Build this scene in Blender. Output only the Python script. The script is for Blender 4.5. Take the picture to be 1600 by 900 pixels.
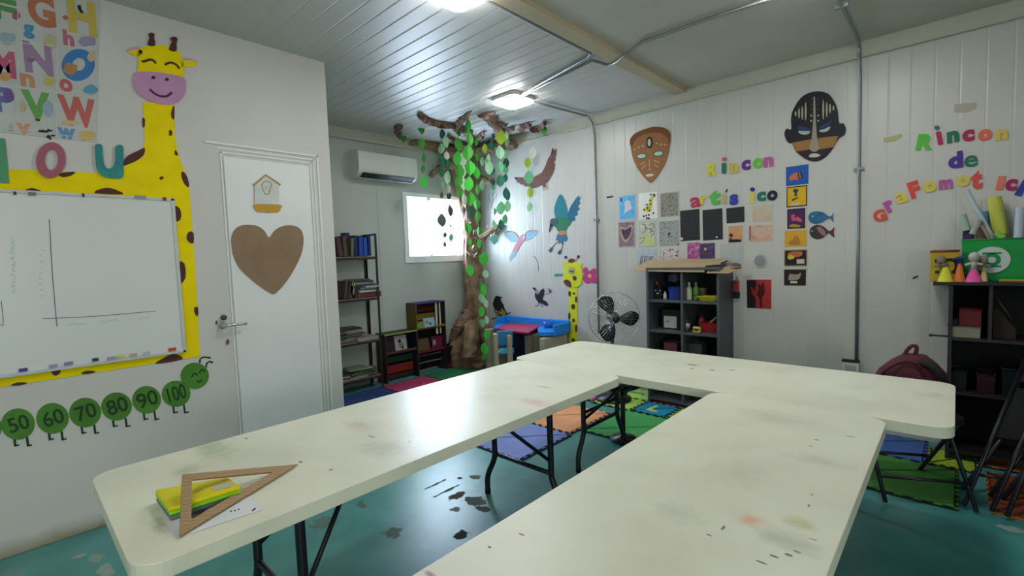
import bpy, bmesh, math, random
from mathutils import Vector, Matrix
for o in list(bpy.data.objects): bpy.data.objects.remove(o)
S = bpy.context.scene
COL = S.collection
random.seed(7)

# ------------------------------------------------------------------ camera, world, lights, exposure
H = 1.42                                    # camera height
F = 744.64                                  # focal length in pixels of a 1600 px wide frame
R = ((0.7310905995, 0.6814206245, -0.0342413183),
     (0.0191998098, -0.0707141380, -0.9973118259),
     (-0.6820101925, 0.7284678739, -0.0647815879))
cam = bpy.data.objects.new('camera', bpy.data.cameras.new('camera'))
COL.objects.link(cam)
cam.data.sensor_width = 36.0
cam.data.lens = 36.0 * F / 1600.0
cam.data.clip_start = 0.02
cam.matrix_world = Matrix(((R[0][0], -R[1][0], -R[2][0], 0),
                           (R[0][1], -R[1][1], -R[2][1], 0),
                           (R[0][2], -R[1][2], -R[2][2], H), (0, 0, 0, 1)))
S.camera = cam
S.view_settings.view_transform = 'Standard'
S.view_settings.look = 'None'
S.view_settings.gamma = 1.0
S.view_settings.exposure = 0.38
S.view_settings.use_curve_mapping = False
WORLD = 1.6
w = bpy.data.worlds.new('world'); S.world = w; w.use_nodes = True
w.node_tree.nodes['Background'].inputs[0].default_value = (0.86, 0.93, 1.0, 1)
w.node_tree.nodes['Background'].inputs[1].default_value = WORLD

XL, XK, YR, ZC = -3.458, -5.008, 4.444, 2.905        # partition wall, alcove wall, right wall, ceiling
XE, YF = 2.6, -3.2                                    # walls behind the camera
def area(name, loc, rot, sx, sy, power, col):
    l = bpy.data.lights.new(name, 'AREA'); l.shape = 'RECTANGLE'; l.size = sx; l.size_y = sy
    l.energy = power; l.color = col
    o = bpy.data.objects.new(name, l); COL.objects.link(o); o.location = loc; o.rotation_euler = rot
    return o
area('window_daylight', (XK - 0.16, 3.90, 1.83), (0, -math.pi/2, 0), 0.80, 0.92, 66, (0.64, 0.79, 1.0))
area('east_fill_light', (XE + 0.14, -1.5, 1.55), (0, math.pi/2, 0), 1.1, 2.4, 62, (1.0, 0.98, 0.94))  # unseen source added as fill for the left wall and tables

# ------------------------------------------------------------------ picture geometry helpers
def ray(x, y):
    v = ((x-800)/F, (y-450)/F, 1.0)
    return Vector([sum(R[k][i]*v[k] for k in range(3)) for i in range(3)])
def PX(x, y, X=XL):
    v = ray(x, y); v = v*(X/v.x); v.z += H; return v
def PY(x, y, Y=YR):
    v = ray(x, y); v = v*(Y/v.y); v.z += H; return v
def PZ(x, y, z=0.0):
    v = ray(x, y); v = v*((z-H)/v.z); v.z += H; return v
def PD(x, y, d):
    v = ray(x, y)*d; v.z += H; return v

# ------------------------------------------------------------------ materials
def srgb(c):
    if isinstance(c, str):
        c = c.lstrip('#'); c = [int(c[i:i+2], 16)/255 for i in (0, 2, 4)]
    return tuple((u/12.92 if u <= 0.04045 else ((u+0.055)/1.055)**2.4) for u in c) + (1,)
MC = {}
def mat(name, col, rough=0.6, metal=0.0, var=0.06, scale=9.0, bump=0.0, bscale=60.0, spec=0.5, trans=0.0, emit=0.0, alpha=1.0, stops=None, detail=4, tex='noise'):
    """procedural material: base colour varied by noise (or colour stops)"""
    key = (name,)
    if key in MC: return MC[key]
    m = bpy.data.materials.new(name); m.use_nodes = True; MC[key] = m
    n = m.node_tree.nodes; L = m.node_tree.links; b = n['Principled BSDF']
    b.inputs['Roughness'].default_value = rough; b.inputs['Metallic'].default_value = metal
    b.inputs['Specular IOR Level'].default_value = spec
    b.inputs['Transmission Weight'].default_value = trans
    b.inputs['Alpha'].default_value = alpha
    tc = n.new('ShaderNodeTexCoord')
    if tex == 'voronoi':
        t = n.new('ShaderNodeTexVoronoi'); t.inputs['Scale'].default_value = scale; out = t.outputs['Color']
        s_ = n.new('ShaderNodeSeparateColor'); L.new(out, s_.inputs[0]); out = s_.outputs[0]
    elif tex == 'wave':
        t = n.new('ShaderNodeTexWave'); t.inputs['Scale'].default_value = scale; t.inputs['Distortion'].default_value = 6
        t.inputs['Detail'].default_value = 2; out = t.outputs['Fac']
    else:
        t = n.new('ShaderNodeTexNoise'); t.inputs['Scale'].default_value = scale; t.inputs['Detail'].default_value = detail; out = t.outputs['Fac']
    L.new(tc.outputs['Object'], t.inputs['Vector'])
    cr = n.new('ShaderNodeValToRGB'); L.new(out, cr.inputs[0])
    c = srgb(col)
    if stops is None:
        e = cr.color_ramp.elements
        e[0].position = 0.3; e[1].position = 0.7
        e[0].color = tuple(max(0, u*(1-var)) for u in c[:3]) + (1,)
        e[1].color = tuple(min(1, u*(1+var)) for u in c[:3]) + (1,)
    else:
        e = cr.color_ramp.elements
        while len(e) > 1: e.remove(e[-1])
        for i, (p, cc) in enumerate(stops):
            el = e[0] if i == 0 else e.new(p)
            el.position = p; el.color = srgb(cc)
    L.new(cr.outputs[0], b.inputs['Base Color'])
    if bump:
        t2 = n.new('ShaderNodeTexNoise'); t2.inputs['Scale'].default_value = bscale; t2.inputs['Detail'].default_value = 5
        L.new(tc.outputs['Object'], t2.inputs['Vector'])
        bp = n.new('ShaderNodeBump'); bp.inputs['Strength'].default_value = bump; bp.inputs['Distance'].default_value = 0.01
        L.new(t2.outputs['Fac'], bp.inputs['Height']); L.new(bp.outputs[0], b.inputs['Normal'])
    if emit:
        b.inputs['Emission Color'].default_value = c; b.inputs['Emission Strength'].default_value = emit
    return m
def C(col, rough=0.65, **k):
    k.setdefault('spec', .3)
    return mat('paint_%s_%d' % (col.strip('#'), int(rough*100)), col, rough, **k)

def stain_nodes(m, spots, coord='Object', wob=0.5, wscale=14, rough=None):
    """mix shaped stains (x, y, rx, ry, colour, strength) into a material's base colour"""
    n = m.node_tree.nodes; L = m.node_tree.links; b = n['Principled BSDF']
    src = b.inputs['Base Color'].links[0].from_socket
    tc = n.new('ShaderNodeTexCoord')
    ns = n.new('ShaderNodeTexNoise'); ns.inputs['Scale'].default_value = wscale; ns.inputs['Detail'].default_value = 5
    L.new(tc.outputs[coord], ns.inputs['Vector'])
    rsrc = None
    for (x, y, rx, ry, col, st) in spots:
        mp = n.new('ShaderNodeMapping'); mp.vector_type = 'POINT'
        mp.inputs['Location'].default_value = (-x/rx, -y/ry, 0); mp.inputs['Scale'].default_value = (1/rx, 1/ry, 0)
        L.new(tc.outputs[coord], mp.inputs[0])
        ln = n.new('ShaderNodeVectorMath'); ln.operation = 'LENGTH'; L.new(mp.outputs[0], ln.inputs[0])
        ad = n.new('ShaderNodeMath'); ad.operation = 'MULTIPLY_ADD'; L.new(ns.outputs['Fac'], ad.inputs[0])
        ad.inputs[1].default_value = wob*3; L.new(ln.outputs['Value'], ad.inputs[2])
        mr = n.new('ShaderNodeMapRange'); mr.clamp = True
        mr.inputs['From Min'].default_value = (0.1 if st < .72 else .82)+wob*1.5; mr.inputs['From Max'].default_value = (1.2 if st < .72 else 1.0)+wob*1.5
        mr.inputs['To Min'].default_value = st; mr.inputs['To Max'].default_value = 0
        L.new(ad.outputs[0], mr.inputs['Value'])
        mx = n.new('ShaderNodeMix'); mx.data_type = 'RGBA'
        L.new(mr.outputs[0], mx.inputs['Factor']); L.new(src, mx.inputs['A']); mx.inputs['B'].default_value = srgb(col)
        src = mx.outputs['Result']
        if rough:
            if rsrc is None: rsrc = mr.outputs[0]
            else:
                q = n.new('ShaderNodeMath'); q.operation = 'MAXIMUM'; L.new(rsrc, q.inputs[0]); L.new(mr.outputs[0], q.inputs[1]); rsrc = q.outputs[0]
    if rough:
        q = n.new('ShaderNodeMapRange'); q.inputs['To Min'].default_value = b.inputs['Roughness'].default_value; q.inputs['To Max'].default_value = rough
        L.new(rsrc, q.inputs['Value']); L.new(q.outputs[0], b.inputs['Roughness'])
    L.new(src, b.inputs['Base Color'])

# ------------------------------------------------------------------ mesh building
class MB:
    def __init__(s): s.v = []; s.f = []; s.sm = []
    def add(s, vs, fs, smooth=False):
        k = len(s.v); s.v += [Vector(q) for q in vs]; s.f += [tuple(i+k for i in f) for f in fs]; s.sm += [smooth]*len(fs); return s
    def box(s, a, b, M=None):
        x0, y0, z0 = a; x1, y1, z1 = b
        vs = [Vector(q) for q in ((x0,y0,z0),(x1,y0,z0),(x1,y1,z0),(x0,y1,z0),(x0,y0,z1),(x1,y0,z1),(x1,y1,z1),(x0,y1,z1))]
        if M is not None: vs = [M @ q for q in vs]
        return s.add(vs, [(0,3,2,1),(4,5,6,7),(0,1,5,4),(1,2,6,5),(2,3,7,6),(3,0,4,7)])
    def tube(s, pts, r, n=10, caps=True, closed=False):
        pts = [Vector(p) for p in pts]; N = len(pts); rs = r if isinstance(r, (list, tuple)) else [r]*N
        vs = []; up = None
        for i, p in enumerate(pts):
            if closed: t = pts[(i+1) % N]-pts[i-1]
            else: t = pts[min(i+1, N-1)]-pts[max(i-1, 0)]
            t.normalize()
            if up is None:
                up = Vector((0,0,1)) if abs(t.z) < 0.9 else Vector((1,0,0))
            a = up - t*up.dot(t)
            if a.length < 1e-4: a = Vector((1,0,0)) - t*t.x
            a.normalize(); b = t.cross(a); up = a
            for k in range(n):
                th = 2*math.pi*k/n; vs.append(p+(a*math.cos(th)+b*math.sin(th))*rs[i])
        fs = []
        for i in range(N if closed else N-1):
            j = (i+1) % N
            for k in range(n): fs.append((i*n+k, i*n+(k+1) % n, j*n+(k+1) % n, j*n+k))
        s.add(vs, fs, True)
        if caps and not closed:
            k0 = len(s.v)-N*n
            s.f.append(tuple(k0+k for k in range(n))[::-1]); s.sm.append(False)
            s.f.append(tuple(k0+(N-1)*n+k for k in range(n))); s.sm.append(False)
        return s
    def lathe(s, c, prof, n=20, axis='Z', M=None):
        c = Vector(c); vs = []
        for (r, z) in prof:
            for k in range(n):
                th = 2*math.pi*k/n
                q = Vector((r*math.cos(th), r*math.sin(th), z))
                if M is not None: q = M @ q
                vs.append(c+q)
        fs = []
        for i in range(len(prof)-1):
            for k in range(n): fs.append((i*n+k, i*n+(k+1) % n, (i+1)*n+(k+1) % n, (i+1)*n+k))
        s.add(vs, fs, True)
        k0 = len(s.v)-len(prof)*n
        if prof[0][0] > 1e-4: s.f.append(tuple(k0+k for k in range(n))[::-1]); s.sm.append(False)
        if prof[-1][0] > 1e-4: s.f.append(tuple(k0+(len(prof)-1)*n+k for k in range(n))); s.sm.append(False)
        return s
    def ball(s, c, r, n=12, m=8, sc=(1,1,1)):
        prof = [(max(1e-5, math.sin(math.pi*i/m)), -math.cos(math.pi*i/m)) for i in range(m+1)]
        M = Matrix.Diagonal(Vector((r*sc[0], r*sc[1], r*sc[2])))
        return s.lathe(c, prof, n, M=M)
    def prism(s, pts, nrm, t):
        """closed outline (3D, in a plane) given thickness t along nrm"""
        nrm = Vector(nrm)*t; pts = [Vector(p) for p in pts]; N = len(pts)
        area = Vector((0,0,0))
        for i in range(N): area += pts[i].cross(pts[(i+1) % N])
        if area.dot(nrm) < 0: pts = pts[::-1]
        s.add(pts+[p+nrm for p in pts], [tuple(range(N))[::-1], tuple(range(N, 2*N))]+[(i, (i+1) % N, N+(i+1) % N, N+i) for i in range(N)])
        return s
def smooth(pts, k=4):
    out = []; N = len(pts)
    for i in range(N):
        p0, p1, p2, p3 = [pts[(i+j-1) % N] for j in range(4)]
        for q in range(k):
            t = q/k
            out.append(tuple(0.5*((2*b)+(-a+c)*t+(2*a-5*b+4*c-d)*t*t+(-a+3*b-3*c+d)*t*t*t) for a, b, c, d in zip(p0, p1, p2, p3)))
    return out
def curve(pts, k=6):
    P = [Vector(p) for p in pts]; P = [P[0]*2-P[1]]+P+[P[-1]*2-P[-2]]; out = []
    for i in range(1, len(P)-2):
        for q in range(k):
            t = q/k; a, b, c, d = P[i-1:i+3]
            out.append(0.5*((2*b)+(c-a)*t+(2*a-5*b+4*c-d)*t*t+(3*b-a-3*c+d)*t*t*t))
    out.append(P[-2]); return out
def wloc(o):
    v = Vector((0,0,0))
    while o: v += o.location; o = o.parent
    return v
def obj(name, mb, m, parent=None, bevel=0.0, label=None, seg=2):
    if parent is None:
        lo = Vector([min(v[i] for v in mb.v) for i in range(3)]); hi = Vector([max(v[i] for v in mb.v) for i in range(3)])
        org = Vector(((lo.x+hi.x)/2, (lo.y+hi.y)/2, lo.z)); off = org
    else:
        org = Vector((0,0,0)); off = wloc(parent)
    me = bpy.data.meshes.new(name)
    me.from_pydata([v-off for v in mb.v], [], mb.f)
    for p, s_ in zip(me.polygons, mb.sm): p.use_smooth = s_
    bm = bmesh.new(); bm.from_mesh(me)
    big = [f for f in bm.faces if len(f.verts) > 4]
    if big: bmesh.ops.triangulate(bm, faces=big, ngon_method='EAR_CLIP')
    bm.to_mesh(me); bm.free()
    me.materials.append(m)
    o = bpy.data.objects.new(name, me); COL.objects.link(o)
    if parent is None: o.location = org
    else: o.parent = parent
    if bevel:
        b = o.modifiers.new('bevel', 'BEVEL'); b.width = bevel; b.segments = seg; b.limit_method = 'ANGLE'; b.angle_limit = 0.8
    if label: o['label'] = label
    return o
def tag(o, label, cat, group=None, kind=None):
    if label: o['label'] = label
    if cat: o['category'] = cat
    if group: o['group'] = group
    if kind: o['kind'] = kind
    return o
def thing(name, loc, label, cat, group=None):
    o = bpy.data.objects.new(name, None); COL.objects.link(o); o.location = loc; o.empty_display_size = 0.05
    return tag(o, label, cat, group)
def struct(name, mb, m, bevel=0.0, parent=None):
    o = obj(name, mb, m, parent, bevel)
    if parent is None: o['kind'] = 'structure'
    return o
def copy_thing(src, loc, label=None, rz=None):
    r = src.copy(); COL.objects.link(r); r.location = loc
    if rz is not None: r.rotation_euler = (0, 0, rz)
    if label: r['label'] = label
    for ch in list(src.children):
        c = ch.copy(); COL.objects.link(c); c.parent = r
        for g in list(ch.children):
            d = g.copy(); COL.objects.link(d); d.parent = c
    return r

# flat shapes on the walls, traced in picture pixels and laid on the wall's own plane
class Wall:
    def __init__(s, f, n, u): s.f = f; s.n = Vector(n); s.u = Vector(u)
    def p(s, x, y, off=0.0): return s.f(x, y)+s.n*off
    def shape(s, mb, px, off=0.001, t=0.002, sm=0):
        if sm: px = smooth(px, sm)
        return mb.prism([s.p(x, y, off) for x, y in px], s.n, t)
    def ell(s, mb, x, y, rx, ry, off=0.001, t=0.002, n=20, rot=0.0):
        c, q = math.cos(rot), math.sin(rot)
        return s.shape(mb, [(x+rx*math.cos(a)*c-ry*math.sin(a)*q, y+rx*math.cos(a)*q+ry*math.sin(a)*c) for a in [2*math.pi*i/n for i in range(n)]], off, t)
    def rect(s, mb, x0, y0, x1, y1, off=0.001, t=0.002, tilt=0.0):
        c = s.p((x0+x1)/2, (y0+y1)/2, off)
        w_ = abs((s.p(x1, (y0+y1)/2)-s.p(x0, (y0+y1)/2)).dot(s.u))/2; h_ = abs(s.p((x0+x1)/2, y0).z-s.p((x0+x1)/2, y1).z)/2
        ct, st = math.cos(tilt), math.sin(tilt)
        pts = [c+s.u*(a*w_*ct-b*h_*st)+Vector((0,0,1))*(a*w_*st+b*h_*ct) for a, b in ((-1,-1),(1,-1),(1,1),(-1,1))]
        return mb.prism(pts, s.n, t)
    def line(s, mb, px, r=0.004, off=0.002, t=0.002, sm=True):
        """a stroke: flat ribbon along pixel points; r = half width in metres"""
        P = [s.p(x, y, off) for x, y in px]
        if sm and len(P) > 2: P = curve(P, 5)
        A = []; B = []
        for i, p in enumerate(P):
            d = (P[min(i+1, len(P)-1)]-P[max(i-1, 0)]).normalized(); q = s.n.cross(d)*r
            A.append(p+q); B.append(p-q)
        return mb.prism(A+B[::-1], s.n, t)
WL = Wall(lambda x, y: PX(x, y, XL), (1,0,0), (0,1,0))
WK = Wall(lambda x, y: PX(x, y, XK), (1,0,0), (0,1,0))
WR = Wall(lambda x, y: PY(x, y, YR), (0,-1,0), (1,0,0))
def sc(pts, k, x0, y0): return [(x0+x/k, y0+y/k) for x, y in pts]

def text_mesh(ch, fat=0.0, extr=0.003):
    cu = bpy.data.curves.new('t', 'FONT'); cu.body = ch; cu.size = 1.0; cu.offset = fat; cu.resolution_u = 6
    cu.align_x = 'CENTER'; cu.extrude = 0
    to = bpy.data.objects.new('t', cu); COL.objects.link(to); bpy.context.view_layer.update()
    dg = bpy.context.evaluated_depsgraph_get(); me = bpy.data.meshes.new_from_object(to.evaluated_get(dg))
    bpy.data.objects.remove(to)
    bm = bmesh.new(); bm.from_mesh(me); bmesh.ops.remove_doubles(bm, verts=bm.verts, dist=1e-4)
    bm.to_mesh(me); bm.free()
    return me
def letter(ch, wall, x, y, hpx, col, name='letter', rot=0.0, fat=0.035, t=0.006, off=0.001, wpx=None, parent=None, m=None, label=None):
    me = text_mesh(ch, min(fat, .018) if ch in 'ae' else fat)
    xs = [v.co.x for v in me.vertices]; ys = [v.co.y for v in me.vertices]
    cx, cy = (min(xs)+max(xs))/2, (min(ys)+max(ys))/2
    c = wall.p(x, y, off); hm = abs(wall.p(x, y-hpx/2).z-wall.p(x, y+hpx/2).z)
    k = hm/(max(ys)-min(ys)); kx = k
    if wpx: kx = abs((wall.p(x+wpx/2, y)-wall.p(x-wpx/2, y)).dot(wall.u))/(max(xs)-min(xs))
    cr, sr = math.cos(rot), math.sin(rot); Z = Vector((0,0,1))
    bm = bmesh.new(); bm.from_mesh(me)
    for v in bm.verts:
        a, b = (v.co.x-cx)*kx, (v.co.y-cy)*k
        v.co = c+wall.u*(a*cr-b*sr)+Z*(a*sr+b*cr)
    fs = list(bm.faces)
    r = bmesh.ops.extrude_face_region(bm, geom=fs)
    for e in r['geom']:
        if isinstance(e, bmesh.types.BMVert): e.co += wall.n*t
    bmesh.ops.recalc_face_normals(bm, faces=bm.faces)
    mb = MB(); bm.verts.ensure_lookup_table(); bm.verts.index_update()
    mb.add([v.co.copy() for v in bm.verts], [tuple(v.index for v in f.verts) for f in bm.faces]); bm.free()
    bpy.data.meshes.remove(me)
    return obj(name, mb, m or C(col, 0.6), parent, label=label)
# ------------------------------------------------------------------ room materials
M_WALL = mat('painted_panel_white', '#bcc0ba', 0.55, var=0.03, scale=2.5, bump=0.05, bscale=25)
M_WALLR = mat('ribbed_panel_white', '#b9b9b3', 0.38, var=0.04, scale=1.8, bump=0.04, bscale=18)
M_TRIM = mat('cream_trim', '#b9b7a8', 0.5, var=0.05, scale=4)
M_BEAM = mat('beige_beam', '#b5a68a', 0.6, var=0.07, scale=3)
M_CEIL = mat('glossy_ceiling_panel', '#bcbcb8', 0.43, var=0.03, scale=2, bump=0.02, bscale=8)
M_CEILR = mat('dull_ceiling_panel', '#b5b2a6', 0.5, var=0.05, scale=2)
M_PIPE = mat('galvanised_conduit', '#8b8f8f', 0.4, 0.6, var=0.1, scale=20)
M_FLOOR = mat('teal_floor_paint', '#35706b', 0.33, var=0.0, bump=0.06, bscale=14,
              stops=[(0.0, '#37736e'), (0.42, '#418681'), (0.6, '#4c938d'), (0.72, '#58958d'), (1.0, '#75978f')], scale=3.2, detail=7)
M_BLACK = mat('black_powder_coat', '#17161b', 0.42, var=0.15, scale=30)
M_DOOR = mat('door_white', '#d6d9d8', 0.42, var=0.03, scale=3)

# stains and bare concrete patches where the floor paint has worn away
fcx, fcy = (XK+XE)/2, (YF+YR)/2
sp = []
for (x, y, rx, ry, col, st) in [(742,783,.075,.05,'#5f6a60',1), (716,774,.035,.06,'#5a5048',1), (700,766,.012,.09,'#4d5a56',1), (680,757,.012,.09,'#56635f',.8),
        (755,795,.05,.03,'#4b5650',1), (742,745,.045,.03,'#5c645c',1), (720,747,.02,.015,'#3f3f3c',1), (722,836,.03,.05,'#39413f',1), (712,796,.03,.03,'#7b847c',.8),
        (505,818,.07,.07,'#5f6f64',.75), (612,833,.05,.05,'#6a6a60',.75), (565,789,.05,.03,'#4b6058',.8), (150,872,.06,.03,'#8d9a90',.8), (165,893,.09,.03,'#93a094',.8),
        (125,868,.02,.03,'#97a59b',.8), (1400,824,.05,.02,'#8c9a90',.7), (1582,828,.06,.03,'#90a096',.8), (20,893,.05,.05,'#7e8d80',.7)]:
    q = PZ(x, y); sp.append((q.x-fcx, q.y-fcy, rx, ry, col, st))
stain_nodes(M_FLOOR, sp, wob=0.8, wscale=22, rough=.95)
def base_dirt(m, z0, z1, col, st=0.8):
    n = m.node_tree.nodes; L = m.node_tree.links; b = n['Principled BSDF']; src = b.inputs['Base Color'].links[0].from_socket
    tc = n.new('ShaderNodeTexCoord'); sx = n.new('ShaderNodeSeparateXYZ'); L.new(tc.outputs['Object'], sx.inputs[0])
    ns = n.new('ShaderNodeTexNoise'); ns.inputs['Scale'].default_value = 7; ns.inputs['Detail'].default_value = 6; L.new(tc.outputs['Object'], ns.inputs['Vector'])
    ad = n.new('ShaderNodeMath'); ad.operation = 'MULTIPLY_ADD'; L.new(ns.outputs['Fac'], ad.inputs[0]); ad.inputs[1].default_value = -0.1; L.new(sx.outputs[2], ad.inputs[2])
    mr = n.new('ShaderNodeMapRange'); mr.inputs['From Min'].default_value = z0-.05; mr.inputs['From Max'].default_value = z1-.05
    mr.inputs['To Min'].default_value = st; mr.inputs['To Max'].default_value = 0; L.new(ad.outputs[0], mr.inputs['Value'])
    mx = n.new('ShaderNodeMix'); mx.data_type = 'RGBA'; L.new(mr.outputs[0], mx.inputs['Factor']); L.new(src, mx.inputs['A']); mx.inputs['B'].default_value = srgb(col)
    L.new(mx.outputs['Result'], b.inputs['Base Color'])
M_WALLL = mat('partition_white', '#c3c2bd', 0.6, var=0.035, scale=1.6, bump=0.04, bscale=20)
base_dirt(M_WALLL, 0.0, 0.09, '#7d7550', .85)

# ------------------------------------------------------------------ room shell
struct('floor', MB().box((XK-.12, YF-.12, -.1), (XE+.12, YR+.12, 0)), M_FLOOR)
def ribbed(a0, a1, step, gw, gd, place):
    """profile with shallow V grooves: place(a, d) -> two points (front edge, back edge) of the sweep"""
    prof = [(a0, 0)]; a = a0+step
    while a < a1-gw:
        prof += [(a-gw/2, 0), (a, gd), (a+gw/2, 0)]; a += step
    prof.append((a1, 0)); mb = MB(); vs = []
    for a, d in prof: vs += list(place(a, d))
    n = len(prof); fs = [(2*i, 2*i+1, 2*i+3, 2*i+2) for i in range(n-1)]
    return mb.add(vs, fs), n
XB0, XB1 = -1.965, -1.845
def ceil_part(name, x0, x1, m, gd):
    mb, n = ribbed(YF, YR, 0.1215, 0.016, gd, lambda a, d: ((x0, a, ZC+d), (x1, a, ZC+d)))
    mb.box((x0, YF-.12, ZC+.012), (x1, YR+.12, ZC+.1))
    return struct(name, mb, m)
ceil_part('ceiling', XK-.12, XB0+.06, M_CEIL, .0035)
ceil_part('ceiling', XB0+.06, XE+.12, M_CEILR, .0004)
struct('trim_1', MB().box((XB0, YF, ZC-.03), (XB1, YR, ZC+.005)), M_BEAM, .004)            # beam strip under the ceiling
# right wall, ribbed cladding
mb, n = ribbed(XK, XE, 0.125, 0.016, .0013, lambda a, d: ((a, YR+d, 0), (a, YR+d, ZC)))
mb.box((XK-.12, YR+.006, 0), (XE+.12, YR+.12, ZC+.1)); struct('wall_right', mb, M_WALLR)
# alcove wall with the window opening
WY0, WY1, WZ0, WZ1 = 3.455, 4.385, 1.44, 2.235
mb = MB()
for (y0, y1, z0, z1) in ((1.60, WY0, 0, ZC), (WY1, YR+.12, 0, ZC), (WY0, WY1, 0, WZ0), (WY0, WY1, WZ1, ZC)):
    mb.box((XK-.12, y0, z0), (XK, y1, z1))
for y in (1.95, 3.08): mb.box((XK-.001, y-.004, 0), (XK+.004, y+.004, ZC))
struct('wall_back', mb, mat('alcove_panel', '#aeb4ae', 0.5, var=0.03, scale=2))
YP = 1.745
struct('wall_alcove', MB().box((XK-.12, YP-.14, 0), (XL-.1, YP, ZC)), M_WALL)
struct('wall_left', MB().box((XL-.1, YF-.12, 0), (XL, YP, ZC+.01)), M_WALLL, .004)
# front wall behind the camera, east wall with a wide opening added for fill light
struct('wall_front', MB().box((XL-.1, YF-.12, 0), (XE+.12, YF, ZC)), M_WALL)
mb = MB()
for (y0, y1, z0, z1) in ((YF, -2.7, 0, ZC), (-.3, YR+.12, 0, ZC), (-2.7, -.3, 0, 1.0), (-2.7, -.3, 2.1, ZC)): mb.box((XE, y0, z0), (XE+.12, y1, z1))
struct('wall_east', mb, M_WALL)
# crown trims
mb = MB().box((XK, YP, ZC-.10), (XK+.035, YR, ZC+.005)); mb.box((XK, YP, ZC-.115), (XK+.05, YR, ZC-.10)); struct('trim_2', mb, M_TRIM, .004)
mb = MB().box((XK, YR-.035, ZC-.10), (XE, YR, ZC+.005)); mb.box((XK, YR-.045, ZC-.112), (XE, YR, ZC-.10)); struct('trim_3', mb, M_TRIM, .004)

# ------------------------------------------------------------------ alcove window
M_WF = mat('window_frame_white', '#dfe2e4', 0.4, var=0.02)
mb = MB(); fw = .045
mb.box((XK-.07, WY0-.03, WZ0-.05), (XK+.018, WY0+.03, WZ1+.03)); mb.box((XK-.07, WY1-.03, WZ0-.05), (XK+.018, WY1+.03, WZ1+.03))
mb.box((XK-.07, WY0+.03, WZ1-.02), (XK+.018, WY1-.03, WZ1+.03)); mb.box((XK-.07, WY0+.03, WZ0-.05), (XK+.018, WY1-.03, WZ0+.03))
wf = struct('window_1', mb, M_WF)
mb = MB().box((XK-.03, 3.80, WZ1-.05), (XK+.0, 3.86, WZ1-.015)); obj('window_latch', mb, M_WF, wf)
mb = MB().box((XK-.03, 3.82, WZ0+.02), (XK+.0, 3.86, WZ0+.05)); obj('window_latch', mb, M_WF, wf)
M_GLASS = bpy.data.materials.new('clear_pane'); M_GLASS.use_nodes = True
gn = M_GLASS.node_tree; gb = gn.nodes['Principled BSDF']; gb.inputs['Base Color'].default_value = (.95, .98, 1, 1)
gt = gn.nodes.new('ShaderNodeBsdfTransparent'); gm = gn.nodes.new('ShaderNodeMixShader'); gf = gn.nodes.new('ShaderNodeFresnel'); gf.inputs[0].default_value = 1.3
gb.inputs['Roughness'].default_value = .05
gn.links.new(gf.outputs[0], gm.inputs[0]); gn.links.new(gt.outputs[0], gm.inputs[1]); gn.links.new(gb.outputs[0], gm.inputs[2])
gn.links.new(gm.outputs[0], gn.nodes['Material Output'].inputs[0])
for y0, y1 in ((WY0, 3.869), (3.871, WY1)): obj('window_pane', MB().box((XK-.045, y0+.01, WZ0+.01), (XK-.040, y1-.01, WZ1-.01)), M_GLASS, wf)
struct('window_added', MB().box((XE+.02, -2.7, 1.0), (XE+.07, -2.65, 2.1)).box((XE+.02, -.35, 1.0), (XE+.07, -.3, 2.1)).box((XE+.02, -2.65, 1.0), (XE+.07, -.35, 1.05)).box((XE+.02, -2.65, 2.05), (XE+.07, -.35, 2.1)).box((XE+.02, -1.52, 1.05), (XE+.07, -1.48, 2.05)), M_WF)  # unseen window frame, added around the opening for the east fill

# ------------------------------------------------------------------ door in the partition
yo0, yo1 = PX(325,222).y, PX(496,243).y; zt = PX(410,232).z
mb = MB()
for k, (d, w_) in enumerate(((0.0, .012), (.03, .010), (.055, .010))):
    h_ = .006+.003*(k == 0)
    mb.box((XL, yo0+d-(.02 if k == 0 else 0), zt-d-w_), (XL+h_, yo1-d, zt-d)); mb.box((XL, yo1-d-w_, 0), (XL+h_, yo1-d, zt-d))
mb.box((XL, yo0+.06, 0), (XL+.006, yo0+.07, zt-.055))
dr = struct('door_1', mb, M_DOOR, .001)
ly0, ly1 = yo0+.078, yo1-.075
obj('door_panel', MB().box((XL-.001, ly0, .01), (XL+.008, ly1, zt-.085)), M_DOOR, dr, .002)
M_CHROME = mat('worn_chrome', '#b9bdbc', 0.3, 0.7, var=0.1)
hz = PX(348,508).z; hy = PX(347,508).y
mb = MB(); Mx = Matrix(((0,0,1),(1,0,0),(0,1,0)))
mb.lathe((XL+.008, hy, hz), [(.024,0),(.024,.006),(.012,.01),(.012,.045)], 16, M=Mx)
mb.tube([(XL+.05, hy, hz), (XL+.052, hy+.05, hz), (XL+.05, hy+.13, hz-.002)], [.011,.010,.008], 8)
obj('door_handle', mb, M_CHROME, dr)
mb = MB(); c = PX(349,496, XL+.008); mb.lathe(c, [(.018,0),(.018,.012),(.008,.016)], 14, M=Mx); obj('lock', mb, C('#4a4644', .5), dr)
mb = MB(); c = PX(355,536, XL+.008); WL.ell(mb, 355, 534, 2.4, 4.5, .008, .004); obj('keyhole_plate', mb, C('#6b4a48', .5), dr)
mb = MB(); WL.ell(mb, 338, 504, 1.4, 3.4, .001, .006); obj('strike_plate', mb, C('#6b4a48', .5), dr)

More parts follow.
